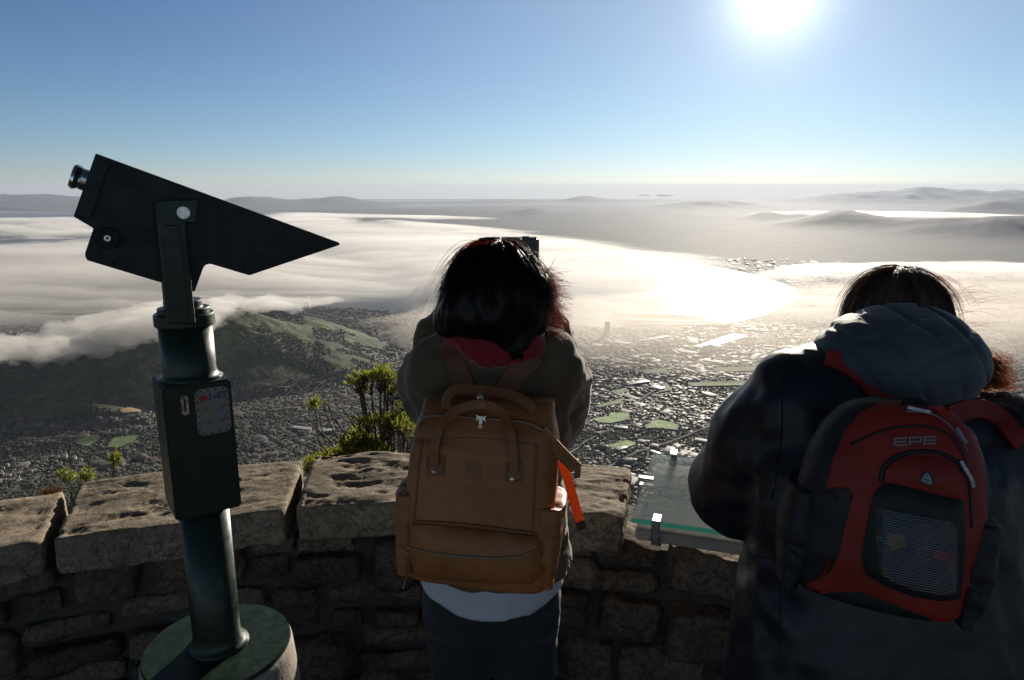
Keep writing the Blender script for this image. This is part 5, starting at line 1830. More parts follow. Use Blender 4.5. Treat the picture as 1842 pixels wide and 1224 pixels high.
def person_a():
    Y = 1.50
    g = lambda px, py, y=Y: np.array(at_y(px, py, y))
    hc = g(889, 518, 1.50); hc[2] -= 0.005             # centre of the skull
    foot = (hc[0] - 0.015, Y, 0.0)
    t = empty('person', foot, 'person with windblown dark bob, red scarf and brown jacket, arms raised to take a photo', 'person')
    lo, hi = (-0.42, 1.20, -0.01), (0.36, 2.05, 1.72)
    # skin: head, neck, forearms and hands as one body
    s = Sdf((-0.30, 1.30, 0.86), (0.26, 2.0, 1.70), 0.005)
    s.ell(hc + [0, 0.005, 0.012], (0.076, 0.094, 0.100), 0.02)
    s.ell(hc + [0, 0.035, -0.045], (0.060, 0.070, 0.075), 0.03)
    s.cap(hc + [0, -0.005, -0.06], hc + [0, -0.03, -0.20], 0.052, 0.060, 0.03)
    s.loft([(0.88, -0.05, 1.50, 0.13, 0.085), (1.10, -0.05, 1.49, 0.11, 0.080), (1.30, -0.045, 1.48, 0.13, 0.085), (1.38, -0.045, 1.48, 0.08, 0.06)], 0.04)
    eyes = add_face(s, hc, (0.06, 1, -0.12))
    shl, shr = g(808, 668), g(978, 662)
    ell_, elr = g(776, 694, 1.68), g(1002, 718, 1.65)
    hl, hr = hc + np.array([-0.058, 0.20, -0.005]), hc + np.array([0.075, 0.21, 0.0])
    for sh, e, h in ((shl, ell_, hl), (shr, elr, hr)):
        s.chain([sh, e, h], [0.045, 0.038, 0.026], 0.02)
    cx = (hl + hr) / 2
    hand(s, hl + [-0.005, -0.02, -0.035], (1, -0.1, 0.1), (0.15, 0.55, 0.9), (0.1, -1, 0.3), 1.0)
    hand(s, hr + [0.005, -0.02, -0.035], (-1, -0.1, 0.1), (-0.15, 0.55, 0.9), (-0.1, -1, 0.3), 1.0)
    s.mesh('body', skin_m, t)
    for e in eyes:
        bm = bmesh.new(); bmesh.ops.create_uvsphere(bm, u_segments=16, v_segments=10, radius=0.0115, matrix=Matrix.Translation(Vector(e)))
        adopt(bm_obj('eye', bm, eye_m, smooth=True), t)
    # brown boiled-wool jacket
    s = Sdf(lo, hi, 0.006)
    bx = -0.048
    s.loft([(0.925, bx, 1.495, 0.178, 0.132), (0.98, bx, 1.495, 0.165, 0.118), (1.12, bx, 1.49, 0.152, 0.108), (1.26, bx + 0.003, 1.485, 0.158, 0.108), (1.345, bx + 0.006, 1.49, 0.150, 0.098), (1.40, bx + 0.006, 1.495, 0.105, 0.075), (1.435, bx + 0.006, 1.50, 0.07, 0.06)], 0.03, 2.3)
    for sh, e, h, c in ((shl, ell_, hl, -1), (shr, elr, hr, 1)):
        m1 = sh * 0.5 + e * 0.5 + np.array([c * 0.012, 0, 0.0])
        m2 = e * 0.5 + h * 0.5 + np.array([c * 0.020, 0, -0.01])
        s.chain([sh + [-c * 0.03, 0, 0.0], sh, m1, e, m2, h + [c * 0.004, -0.02, -0.05]], [0.070, 0.074, 0.068, 0.060, 0.052, 0.040], 0.035)
    # sleeve seen against the light on the right bulges and hangs at the elbow
    s.ell(elr + [0.002, -0.05, -0.030], (0.046, 0.075, 0.060), 0.04)
    s.ell(ell_ + [-0.002, -0.05, -0.01], (0.045, 0.075, 0.065), 0.04)
    # collar
    s.cap(hc + [-0.05, -0.03, -0.155], hc + [0.055, -0.03, -0.155], 0.036, 0.036, 0.03)
    s.cap(hc + [-0.03, -0.062, -0.160], hc + [0.035, -0.062, -0.160], 0.036, 0.036, 0.03)
    s.folds(0.007, 13, 3.0, (1.0, 1.0, 1.5))
    # folds run round the raised sleeves
    arm_w = lambda x, y, z: np.clip((np.abs(x - bx) - 0.11) / 0.05, 0, 1) * np.clip((z - 1.12) / 0.08, 0, 1)
    s.folds(0.006, 21, 1.0, (0.5, 0.4, 1.2), where=arm_w, oct=2)
    s.folds(0.005, 30, 8.0, (0.6, 0.6, 1.6), where=lambda x, y, z: np.clip((1.2 - z) / 0.1, 0, 1))
    jacket = s.mesh('jacket', cloth('brown_wool', (0.14, 0.100, 0.058), 500, 0.95, 0.45, 0.3), t)
    # white shirt tail
    s = Sdf((-0.32, 1.30, 0.66), (0.2, 1.75, 0.98), 0.005)
    s.loft([(0.96, bx, 1.50, 0.154, 0.108), (0.91, bx, 1.50, 0.166, 0.120), (0.868, bx, 1.50, 0.166, 0.130), (0.842, bx + 0.005, 1.50, 0.130, 0.130)], 0.02, 2.2)
    s.folds(0.003, 12, 5.0, (1.6, 1.0, 0.4))
    s.mesh('shirt', cloth('white_cotton', (0.62, 0.61, 0.66), 700, 0.85, 0.2, 0.2, 0.06), t)
    # jeans, one pair of legs to the ankles, and shoes
    s = Sdf((-0.34, 1.30, -0.01), (0.24, 1.85, 0.95), 0.007)
    s.loft([(0.76, bx, 1.50, 0.150, 0.112), (0.84, bx, 1.50, 0.158, 0.116), (0.92, bx, 1.50, 0.150, 0.108)], 0.03, 2.2)
    for c in (-1, 1):
        s.chain([(bx + c * 0.074, 1.505, 0.79), (bx + c * 0.080, 1.53, 0.46), (bx + c * 0.088, 1.50, 0.10)], [0.086, 0.064, 0.048], 0.02)
    s.folds(0.005, 16, 2.0, (1, 1, 1.4))
    s.mesh('trousers', cloth('grey_denim', (0.036, 0.036, 0.041), 600, 0.85, 0.2, 0.3), t)
    for c in (-1, 1):
        s = Sdf((bx + c * 0.09 - 0.09, 1.36, -0.005), (bx + c * 0.09 + 0.09, 1.78, 0.16), 0.005)
        s.cap((bx + c * 0.09, 1.475, 0.045), (bx + c * 0.098, 1.66, 0.036), 0.042, 0.034, 0.02).cap((bx + c * 0.09, 1.48, 0.06), (bx + c * 0.09, 1.49, 0.12), 0.042, 0.050, 0.02)
        s.mesh('shoe', simple('dark_shoe', (0.03, 0.028, 0.026), 0.6), t)
    # red knitted scarf
    s = Sdf((-0.22, 1.32, 1.30), (0.16, 1.68, 1.56), 0.0045)
    n = 26
    ring = []
    for i in range(n + 1):
        a = 2 * math.pi * i / n
        ring.append(hc + np.array([0.004 + 0.082 * math.cos(a), -0.01 + 0.078 * math.sin(a), -0.112 + 0.010 * math.sin(2 * a + 1)]))
    for i in range(n):
        s.cap(ring[i], ring[i + 1], 0.024 + 0.005 * math.sin(5 * i), 0.024 + 0.005 * math.sin(5 * i + 5), 0.015)
    s.cap(hc + [0.072, -0.055, -0.120], hc + [0.080, -0.05, -0.185], 0.026, 0.022, 0.02)
    s.folds(0.004, 40, 1.0, (1, 1, 2))
    s.mesh('scarf', cloth('red_wool', (0.30, 0.022, 0.028), 420, 0.95, 0.7, 0.6), t)
    # hair: a full bob with loose strands
    s = Sdf((-0.25, 1.28, 1.34), (0.16, 1.72, 1.72), 0.005)
    s.ell(hc + [0.006, -0.004, 0.012], (0.090, 0.106, 0.086), 0.02)
    s.ell(hc + [-0.012, -0.028, -0.040], (0.098, 0.088, 0.068), 0.05)
    s.ell(hc + [-0.088, 0.00, -0.066], (0.036, 0.056, 0.038), 0.03)
    s.ell(hc + [0.070, -0.005, -0.05], (0.036, 0.06, 0.070), 0.04)
    s.ell(hc + [0.034, -0.066, -0.108], (0.040, 0.040, 0.050), 0.03)
    s.ell(hc + [0, 0.085, -0.03], (0.062, 0.06, 0.085), 0.02, cut=True)
    s.folds(0.006, 15, 2.0, (1.5, 1.5, 0.6))
    s.folds(0.004, 55, 4.0, (1.6, 1.6, 0.25))
    hm = hair_mat('dark_hair', (0.010, 0.007, 0.006), (0.022, 0.011, 0.007), (0.16, 0.045, 0.02))
    hair = s.mesh('hair', hm, t)
    bh = bvh_of(hair)
    crown = Vector(hc) + Vector((0.012, -0.012, 0.098))
    def comb(rng, loose=0.0, side=None):
        a = rng.uniform(0, 2 * math.pi) if side is None else rng.uniform(*side)
        out = Vector((math.cos(a), math.sin(a), 0))
        p = crown + out * 0.01
        L = rng.uniform(0.11, 0.19)
        path = []
        d = (out + Vector((0, 0, -0.05))).normalized()
        ph, fq = rng.uniform(0, 6), rng.uniform(2.0, 4.0)
        lift = rng.uniform(0.0003, 0.004) * (2.0 if rng.random() < 0.10 else 1)
        for i in range(12):
            q, nn, _, _ = bh.find_nearest(p)
            tt = i / 11
            sp = q + nn * (lift * (1 + 1.5 * tt) + max(0, tt - 0.8) * 0.02 * rng.random())
            path.append(tuple(sp + Vector((math.sin(ph + fq * tt * 3), math.cos(ph + fq * tt * 3), 0.4 * math.sin(ph))) * 0.008 * tt))
            down = Vector((0, 0, -1)) + out * (0.9 - 1.3 * tt)
            d = (down - nn * down.dot(nn)).normalized()
            p = q + d * L / 11
        return path
    strands('hair_strands', lambda r: comb(r), 2600, random.Random(3), hm, t)
    def fly(rng):
        # long loose hairs arching over the crown and curling out on the windward side
        if rng.random() < 0.10:
            a0 = crown + Vector((rng.uniform(-0.03, 0.05), rng.uniform(-0.04, 0.04), 0.0))
            h = rng.uniform(0.006, 0.026); Ls = rng.uniform(0.10, 0.16)
            return [tuple(a0 + Vector((-Ls * tt, -0.02 * tt, h * math.sin(min(1, tt * 1.5) * 1.9) - 0.16 * tt ** 2.4))) for tt in np.linspace(0, 1, 12)]
        z = rng.uniform(-0.12, 0.07)
        b, nn, _, _ = bh.find_nearest(Vector(hc) + Vector((0.14, rng.uniform(-0.06, 0.03), z)))
        amp = rng.uniform(0.005, 0.016); ph = rng.uniform(0, 6)
        d = Vector((rng.uniform(0.1, 1.0), rng.uniform(-0.4, 0.2), rng.uniform(-0.9, 0.25))).normalized()
        L = rng.uniform(0.02, 0.055)
        start = b + Vector((-0.035, 0, 0.035))
        return [tuple(start.lerp(b + nn * 0.003, min(1, tt * 2)) + d * L * max(0, tt - 0.4) / 0.6 + Vector((math.sin(ph + 7 * tt), 0, math.cos(ph + 7 * tt))) * amp * max(0, tt - 0.35)) for tt in np.linspace(0, 1, 12)]
    hm2 = hair_mat('loose_hair', (0.04, 0.016, 0.009), (0.11, 0.036, 0.018), (0.55, 0.18, 0.08), 0.6)
    strands('loose_hair_strands', fly, 620, random.Random(8), hm2, t, r=0.0007)
    # the camera held up to the face
    c0 = g(972, 452, 1.69)
    cam_root = empty('camera', (cx[0], cx[1] + 0.05, cx[2]), 'small grey camera held up in front of the dark haired head', 'camera')
    bm = bmesh.new(); bmesh.ops.create_cube(bm, size=1)
    for v in bm.verts:
        v.co = (v.co.x * 0.125 + (hl[0] + hr[0]) / 2 + 0.035, v.co.y * 0.038 + hl[1] + 0.055, v.co.z * 0.080 + hc[2] + 0.056)
    bmesh.ops.bevel(bm, geom=bm.edges[:], offset=0.006, segments=3, affect='EDGES')
    grey = simple('camera_grey', (0.12, 0.12, 0.13), 0.4)
    adopt(bm_obj('camera_body', bm, grey), cam_root)
    bm = bmesh.new()
    cc = Vector(((hl[0] + hr[0]) / 2 + 0.035, hl[1] + 0.074, hc[2] + 0.052))
    cyl(bm, cc, cc + Vector((0, 0.03, 0)), 0.030); cyl(bm, cc + Vector((0, 0.0302, 0)), cc + Vector((0, 0.055, 0)), 0.027)
    adopt(bm_obj('lens', bm, simple('lens_black', (0.015, 0.015, 0.016), 0.3)), cam_root)
    bm = bmesh.new(); cyl(bm, cc + Vector((0.03, -0.019, 0.0402)), cc + Vector((0.03, -0.019, 0.046)), 0.009)
    adopt(bm_obj('shutter_button', bm, grey), cam_root)
    return t, jacket
pa, jacket_a = person_a()

# ------------------------------------------------------------------ tan leather backpack
def leather(name, col, rough=0.5):
    k = NT(name)
    v = k.coord(1.0)
    c = k.ramp(k.noise(v, 7, 6, 0.6), [(0.3, tuple(x * 0.78 for x in col)), (0.7, tuple(x * 1.18 for x in col))])
    k.l(c, k.b.inputs['Base Color'])
    k.l(k.ramp(k.noise(v, 25, 5), [(0.3, rough - 0.08), (0.7, rough + 0.12)]), k.b.inputs['Roughness'])
    vo = k.n('TexVoronoi'); vo.inputs['Scale'].default_value = 520
    k.l(v, vo.inputs['Vector'])
    k.l(k.bump(vo.outputs['Distance'], 0.18, 0.001, k.bump(k.noise(v, 22, 5, 0.6), 0.25, 0.006)), k.b.inputs['Normal'])
    return k.m

def backpack_a():
    tan = leather('tan_leather', (0.35, 0.128, 0.036))
    tan2 = leather('tan_leather_trim', (0.26, 0.095, 0.032))
    zipm = simple('zip_tape', (0.30, 0.22, 0.15), 0.5, metal=0.3, scale=200)
    brass = simple('nickel', (0.75, 0.68, 0.55), 0.3, metal=1.0)
    YO = 1.235                                    # outer face
    c = at_y(866, 905, YO)
    t = empty('backpack', (c.x, 1.30, c.z), 'tan leather backpack with twin handles and front zip pocket on the brown jacket', 'backpack')
    yaw, roll = R(-7), R(-3.2)
    # lofted body: each ring is a rounded rectangle (height, half width, half depth, centre shift)
    H = 0.355
    secs = [(-0.192, 0.136, 0.060, 0.000, 0), (-0.186, 0.144, 0.068, 0.000, 0), (-0.12, 0.150, 0.078, 0.000, 0), (-0.04, 0.150, 0.080, 0.0, 0), (0.03, 0.148, 0.078, 0.0, 0.003), (0.085, 0.146, 0.074, 0.002, 0.006),
            (0.125, 0.140, 0.066, 0.0, 0.01), (0.150, 0.132, 0.056, 0.0, 0.016), (0.168, 0.131, 0.046, 0.0, 0.022), (0.178, 0.128, 0.032, 0.0, 0.026)]
    zs = np.linspace(secs[0][0], secs[-1][0], 60)
    S_ = np.array(secs)
    M = Matrix.Translation(Vector((c.x, YO + 0.078, c.z))) @ Matrix.Rotation(yaw, 4, 'Z') @ Matrix.Rotation(-roll, 4, 'Y') @ Matrix.Rotation(R(-5), 4, 'X')
    n = 96
    V, F = [], []
    for z in zs:
        a, b, cx_, cy_ = (np.interp(z, S_[:, 0], S_[:, j]) for j in (1, 2, 3, 4))
        for i in range(n):
            th = 2 * math.pi * i / n
            co, si = math.cos(th), math.sin(th)
            p = 5.0
            rr_ = (abs(co) ** p + abs(si) ** p) ** (-1 / p)
            x, y = a * co * rr_ + cx_, b * si * rr_ + cy_
            dent = 0.0045 * float(vnoise(x * 14 + 3, z * 11, y * 9)) + 0.0018 * float(vnoise(x * 40, z * 34, y * 30))
            # lower side bellows
            V.append(M @ Vector((x * (1 + dent * 3), y + (dent * 1.6 if si < 0 else 0), z + 0.006 * math.sin(x * 9) * (z > 0.1))))
    m = len(zs)
    for j in range(m - 1):
        for i in range(n):
            F.append((j * n + i, j * n + (i + 1) % n, (j + 1) * n + (i + 1) % n, (j + 1) * n + i))
    F.append(tuple(range(n))[::-1]); F.append(tuple(range((m - 1) * n, m * n)))
    body = mesh_obj('main_bag', V, F, tan, smooth=True)
    adopt(body, t)
    bv = bvh_of(body)
    nrm = (M.to_3x3() @ Vector((0, -1, 0))).normalized()
    rgt = (M.to_3x3() @ Vector((1, 0, 0))).normalized()
    upv = (M.to_3x3() @ Vector((0, 0, 1))).normalized()
    # front pocket
    pocket = patch('front_pocket', [(741, 950), (748, 942), (830, 948), (965, 964), (972, 975), (970, 1010), (966, 1040), (955, 1050), (850, 1046), (760, 1038), (745, 1030), (740, 990)], bv, 0.0003, 0.004, tan, t, 8, puff=0.018)
    bp_ = bvh_of(body, pocket)
    seam('pocket_zip', [(739, 985), (770, 994), (850, 1003), (930, 1004), (962, 990)], bp_, 0.0022, zipm, pocket, 0.0012)
    seam('pocket_edge', [(746, 938), (830, 942), (966, 960)], bv, 0.0030, tan2, pocket, 0.0015)
    # piping seams down both edges of the front panel
    seam('piping', [(760, 790), (752, 850), (744, 945)], bv, 0.0022, tan2, t, 0.0008)
    seam('piping', [(964, 800), (962, 860), (958, 960)], bv, 0.0022, tan2, t, 0.0008)
    seam('stitch_line', [(770, 792), (860, 786), (960, 800)], bv, 0.0009, tan2, t, 0.0004)
    # main zip over the top, sagging to the right side
    zp = [(752, 772), (760, 754), (778, 748), (865, 754), (950, 760), (975, 775), (1005, 812), (1030, 838)]
    zpts = [onto(bv, p.x, p.y, 0.003)[0] for p in resample(smooth_path(zp[:6], 2), 8)]
    zz_ = cord('main_zip', zpts, 0.0028, zipm, t)
    # folded-out zip wing on the right
    wing0 = onto(bv, 972, 776, 0.002)[0]
    w1, w2 = at_y(1008, 815, YO + 0.03), at_y(1036, 842, YO + 0.035)
    strap('zip_wing', smooth_path([wing0, w1, w2], 2), nrm, 0.026, 0.006, tan, t)
    cord('wing_zip', [p + nrm * 0.0045 for p in smooth_path([wing0, w1, w2], 2)], 0.0022, zipm, t)
    strap('wing_tab', smooth_path([w2, at_y(1040, 832, YO + 0.06), at_y(1038, 860, YO + 0.05)], 1), (1, -0.6, 0), 0.022, 0.004, tan2, t)
    # slider and pull
    ps, pn = onto(bv, 866, 753, 0.004)
    bm = bmesh.new(); r_ = bmesh.ops.create_cube(bm, size=1)
    for v in r_['verts']: v.co = ps + rgt * v.co.x * 0.017 + upv * v.co.z * 0.008 + nrm * v.co.y * 0.006
    bmesh.ops.bevel(bm, geom=bm.edges[:], offset=0.0015, segments=2, affect='EDGES')
    sl = bm_obj('zip_slider', bm, brass); adopt(sl, t)
    strap('zip_pull', [ps + nrm * 0.004, ps + nrm * 0.006 - upv * 0.010, ps + nrm * 0.005 - upv * 0.028], nrm, [0.005, 0.007, 0.008], 0.0016, brass, sl)
    # twin grab handles: the front one arches down to two riveted tabs
    def on(px, py, l): return onto(bv, px, py, l)[0]
    arch = [on(783, 838, 0.006), on(784, 800, 0.010), on(795, 768, 0.014)] + [at_y(px, py, YO - 0.006) for px, py in ((820, 738), (850, 727), (875, 727), (900, 738))] + [on(918, 775, 0.014), on(925, 808, 0.010), on(925, 848, 0.006)]
    path = smooth_path(arch, 3)
    strap('handle', path, nrm, 0.017, 0.009, tan2, t)
    back = [at_y(px, py, YO + 0.055) for px, py in ((803, 735), (804, 712), (822, 700), (865, 704), (910, 708), (945, 722), (960, 740))]
    strap('handle', smooth_path(back, 3), [(0, -0.8, 0.6)] * len(smooth_path(back, 3)), 0.020, 0.008, tan2, t)
    bpts = smooth_path([at_y(862, 707, YO + 0.040), at_y(862, 722, YO - 0.010), at_y(868, 735, YO - 0.012)], 2)
    sb = strap('handle_keeper', bpts, nrm, 0.017, 0.004, tan, t)
    knob_at('snap_stud', at_y(864, 716, YO + 0.0), Vector((0, -0.9, 0.4)).normalized(), 0.0062, 0.007, brass, sb)
    for pts, rv in (([(769, 822), (800, 822), (799, 857), (768, 856)], ((782, 829), (780, 849))), ([(911, 833), (940, 834), (939, 869), (910, 867)], ((923, 841), (921, 862)))):
        tab = patch('handle_tab', pts, bv, 0.001, 0.0035, tan2, t, 7)
        bt = bvh_of(tab)
        for q in rv:
            p, nn = onto(bt, q[0], q[1])
            knob_at('rivet', p, nn, 0.0042, 0.0028, brass, tab)
    patch('leather_badge', [(838, 830), (867, 832), (867, 866), (838, 864)], bv, 0.0002, 0.0009, tan2, t, 8)
    for q in ([(771, 825), (798, 825), (797, 854), (770, 853), (771, 825)], [(913, 836), (938, 837), (937, 866), (912, 864), (913, 836)]):
        seam('stitch_line', q, bv, 0.0007, simple('thread', (0.16, 0.06, 0.025), 0.8), t, 0.0048, 5)
    # side pockets
    def side(sgn):
        s = Sdf((-0.05, -0.09, -0.20), (0.05, 0.09, 0.03), 0.004)
        s.loft([(-0.176, 0, 0, 0.016, 0.058), (-0.10, 0, 0, 0.024, 0.064), (-0.03, 0, 0, 0.027, 0.066), (-0.012, 0, 0, 0.028, 0.066)], 0.004, 3)
        s.loft([(-0.03, sgn * 0.006, 0, 0.018, 0.060), (0.02, sgn * 0.006, 0, 0.02, 0.060)], 0.003, 3) if False else None
        s.folds(0.004, 22, 3.0 * sgn)
        v, q = vdb_mesh(s.f, s.lo, s.res)
        v = [M @ Vector((a + sgn * 0.139, b, cc)) for a, b, cc in v]
        o = mesh_obj('side_pocket', v, q, tan, smooth=True)
        adopt(o, t)
    side(-1); side(1)
    cord('pull_cord', smooth_path([at_y(735, 985, YO - 0.005), at_y(731, 1015, YO - 0.005), at_y(733, 1035, YO), at_y(725, 1060, YO)], 2), 0.0018, brass, t)
    # shoulder straps over the jacket
    bj = bvh_of(jacket_a)
    def over(pts, w, name='shoulder_strap'):
        P = [onto(bj, *p, 0.006) for p in [(q.x, q.y) for q in resample(smooth_path(pts, 2), 10)]]
        return strap(name, smooth_path([p[0] for p in P], 1), (0, -1, 0.35), w, 0.011, leather('strap_leather', (0.20, 0.080, 0.036), 0.65), t)
    over([(803, 618), (820, 650), (838, 690), (842, 722)], 0.040)
    over([(962, 640), (935, 665), (912, 695), (905, 735)], 0.044)
    # bright orange webbing hanging from the right side
    o0 = at_y(1010, 828, YO + 0.05)
    st = smooth_path([o0, at_y(1018, 850, YO + 0.048), at_y(1028, 885, YO + 0.05), at_y(1043, 938, YO + 0.05)], 2)
    k = NT('orange_webbing')
    k.b.inputs['Base Color'].default_value = (0.75, 0.19, 0.03, 1)
    k.b.inputs['Roughness'].default_value = 0.7
    wv = k.n('TexWave'); wv.inputs['Scale'].default_value = 260; wv.bands_direction = 'Z'
    k.l(k.coord(1.0), wv.inputs['Vector'])
    k.l(k.bump(wv.outputs[1], 0.5, 0.001), k.b.inputs['Normal'])
    tr = k.n('BsdfTranslucent'); tr.inputs[0].default_value = (0.9, 0.22, 0.03, 1)
    mx = k.n('MixShader'); mx.inputs[0].default_value = 0.3
    k.l(k.b.outputs[0], mx.inputs[1]); k.l(tr.outputs[0], mx.inputs[2]); k.l(mx.outputs[0], k.out.inputs[0])
    ow = strap('orange_webbing', st, (0.35, -1, 0.1), 0.019, 0.0016, k.m, t)
    strap('webbing_end', [st[-1], st[-1] + Vector((0.004, 0, -0.018))], (0.35, -1, 0.1), 0.020, 0.0024, leather('webbing_tip', (0.10, 0.03, 0.012)), ow)
    return t
backpack_a()
# ------------------------------------------------------------------ person in the hooded coat
def person_b():
    g = lambda px, py, y: np.array(at_y(px, py, y))
    hc = g(1606, 585, 1.47)
    fdir = np.array([-0.10, 0.80, -0.58]); fdir /= np.linalg.norm(fdir)
    cx = 0.725
    t = empty('person', (cx, 1.24, 0.0), 'person in a dark hooded coat with a red backpack bending over the glass panel', 'person')
    shl, shr = g(1434, 720, 1.34), g(1785, 802, 1.32)
    ell_, elr = g(1326, 872, 1.45), g(1935, 950, 1.44)
    hl, hr = g(1425, 905, 1.70), np.array([0.90, 1.72, 0.915])
    nb = g(1610, 668, 1.36)
    # skin
    s = Sdf((0.30, 1.10, 0.78), (1.30, 1.95, 1.68), 0.0055)
    s.ell(hc, (0.077, 0.096, 0.102), 0.02)
    s.ell(hc + fdir * 0.035 + np.array([0, -0.02, -0.05]), (0.060, 0.068, 0.078), 0.03)
    s.cap(hc + np.array([0, -0.02, -0.04]), nb + np.array([0, 0, -0.02]), 0.054, 0.060, 0.03)
    s.loft([(0.86, cx, 1.23, 0.15, 0.09), (1.10, cx, 1.25, 0.13, 0.085), (1.30, cx - 0.01, 1.31, 0.15, 0.085), (1.40, cx - 0.01, 1.345, 0.09, 0.06)], 0.04)
    eyes = add_face(s, hc, fdir)
    for sh, e, h in ((shl, ell_, hl), (shr, elr, hr)):
        s.chain([sh, e, h], [0.048, 0.040, 0.027], 0.02)
    hand(s, hl, (0.0, 0.15, -1), (0.55, 0.85, -0.05), (0.85, -0.4, 0), 0.45)
    hand(s, hr, (0.0, 0.15, -1), (-0.45, 0.9, -0.05), (-0.85, -0.4, 0), 0.45)
    s.mesh('body', skin_m, t)
    for e in eyes:
        bm = bmesh.new(); bmesh.ops.create_uvsphere(bm, u_segments=16, v_segments=10, radius=0.0115, matrix=Matrix.Translation(Vector(e)))
        adopt(bm_obj('eye', bm, eye_m, smooth=True), t)
    # long padded coat
    s = Sdf((0.26, 0.98, 0.50), (1.34, 1.90, 1.60), 0.0075)
    s.loft([(0.55, cx, 1.22, 0.285, 0.190), (0.80, cx, 1.21, 0.285, 0.180), (0.95, cx + 0.002, 1.22, 0.268, 0.168), (1.10, cx + 0.004, 1.25, 0.236, 0.150), (1.25, cx, 1.29, 0.236, 0.142), (1.34, cx - 0.012, 1.325, 0.195, 0.120), (1.42, cx - 0.012, 1.35, 0.13, 0.09), (1.45, cx - 0.012, 1.36, 0.09, 0.07)], 0.04, 2.3)
    for sh, e, h, c in ((shl, ell_, hl, -1), (shr, elr, hr, 1)):
        m1 = sh * 0.55 + e * 0.45 + np.array([c * 0.018, 0, 0.004])
        s.chain([sh + [-c * 0.06, 0, 0.012], sh, m1, e, e * 0.55 + h * 0.45, h + (e - h) * 0.10], [0.080, 0.085, 0.086, 0.074, 0.062, 0.044], 0.045)
        s.ell(e + [c * 0.006, -0.02, -0.012], (0.066, 0.080, 0.068), 0.05)
    s.folds(0.007, 8, 1.5, (1.4, 1.0, 0.8))
    s.folds(0.004, 17, 5.5, (1.3, 1.0, 0.6), ridged=True, oct=3)
    aw = lambda x, y, z: np.clip((np.abs(x - cx) - 0.20) / 0.06, 0, 1) * np.clip((z - 0.95) / 0.08, 0, 1)
    s.folds(0.008, 15, 2.5, (0.8, 0.5, 0.9), where=aw, oct=2)
    k = NT('navy_nylon')
    v = k.coord(1.0)
    k.l(k.ramp(k.noise(v, 8, 5), [(0.3, (0.006, 0.008, 0.014)), (0.7, (0.009, 0.012, 0.020))]), k.b.inputs['Base Color'])
    k.l(k.ramp(k.noise(v, 30, 5), [(0.3, 0.42), (0.7, 0.55)]), k.b.inputs['Roughness'])
    k.b.inputs['Sheen Weight'].default_value = 0.02
    k.l(k.bump(k.noise(v, 600, 2), 0.12, 0.001, k.bump(k.noise(v, 16, 4, 0.55, 0.4), 0.22, 0.01)), k.b.inputs['Normal'])
    coat = s.mesh('coat', k.m, t)
    # hood lying on the shoulders, quilted grey lining side out
    s = Sdf((0.45, 1.10, 1.24), (1.02, 1.62, 1.66), 0.0055)
    h0 = g(1634, 652, 1.30)
    h0 = np.array(h0)
    s.ell(h0, (0.132, 0.102, 0.084), 0.03)
    s.ell(h0 + [-0.070, 0.045, 0.014], (0.086, 0.083, 0.058), 0.05)
    s.ell(h0 + [0.060, 0.03, -0.010], (0.080, 0.088, 0.072), 0.05)
    s.ell(h0 + [0.02, 0.07, 0.035], (0.096, 0.080, 0.060), 0.05)
    s.ell(hc + np.array([0, 0.03, -0.01]), (0.098, 0.105, 0.13), 0.02, cut=True)
    # stitched quilting channels
    for a in (-0.085, -0.03, 0.03, 0.085):
        s.folds(0.0, 1, 0)
    m = np.abs(s.f) < 0.04
    i, j, kk = np.nonzero(m)
    x, z, y = s.ax[0][i] - h0[0], s.ax[2][kk] - h0[2], s.ax[1][j] - h0[1]
    w1 = 0.012 * fbm(x * 14, y * 14, z * 14, oct=2)
    ch = np.minimum(np.abs(((x * 0.9 + z * 0.5 + w1) / 0.062) % 1 - 0.5), np.abs(((z * 1.0 - x * 0.35 + w1) / 0.058) % 1 - 0.5))
    s.f[m] += (0.0075 * np.exp(-(ch / 0.07) ** 2)).astype(np.float32)
    s.folds(0.0022, 30, 4.0, (1, 1, 1), oct=3)
    s.folds(0.004, 10, 9.0, (1, 1, 1), oct=2)
    hood = s.mesh('hood', cloth('grey_hood', (0.082, 0.098, 0.115), 620, 0.62, 0.3, 0.25), t)
    # trousers and boots below the frame
    s = Sdf((0.50, 1.02, -0.01), (0.96, 1.52, 0.72), 0.008)
    for c in (-1, 1):
        s.chain([(cx + c * 0.09, 1.23, 0.66), (cx + c * 0.095, 1.27, 0.46), (cx + c * 0.10, 1.24, 0.10)], [0.095, 0.072, 0.056], 0.02)
    s.folds(0.005, 15, 2.0)
    s.mesh('trousers', cloth('black_trousers', (0.015, 0.015, 0.018), 600), t)
    for c in (-1, 1):
        s = Sdf((cx + c * 0.10 - 0.1, 1.08, -0.005), (cx + c * 0.10 + 0.1, 1.52, 0.18), 0.006)
        s.cap((cx + c * 0.10, 1.205, 0.048), (cx + c * 0.108, 1.40, 0.038), 0.045, 0.036, 0.02).cap((cx + c * 0.10, 1.22, 0.06), (cx + c * 0.10, 1.23, 0.14), 0.046, 0.052, 0.02)
        s.mesh('boot', simple('dark_boot', (0.025, 0.02, 0.018), 0.6), t)
    # hair
    s = Sdf((0.44, 1.28, 1.32), (0.98, 1.66, 1.66), 0.005)
    up = np.array([0, 0.5, 0.87])
    s.ell(hc + np.array([0, -0.008, 0.012]), (0.094, 0.110, 0.104), 0.02)
    s.ell(hc + np.array([-0.06, -0.02, -0.060]), (0.050, 0.060, 0.060), 0.04)
    s.ell(hc + np.array([0.055, -0.02, -0.060]), (0.055, 0.060, 0.070), 0.04)
    s.ell(hc + np.array([-0.100, -0.02, -0.022]), (0.024, 0.030, 0.022), 0.02)
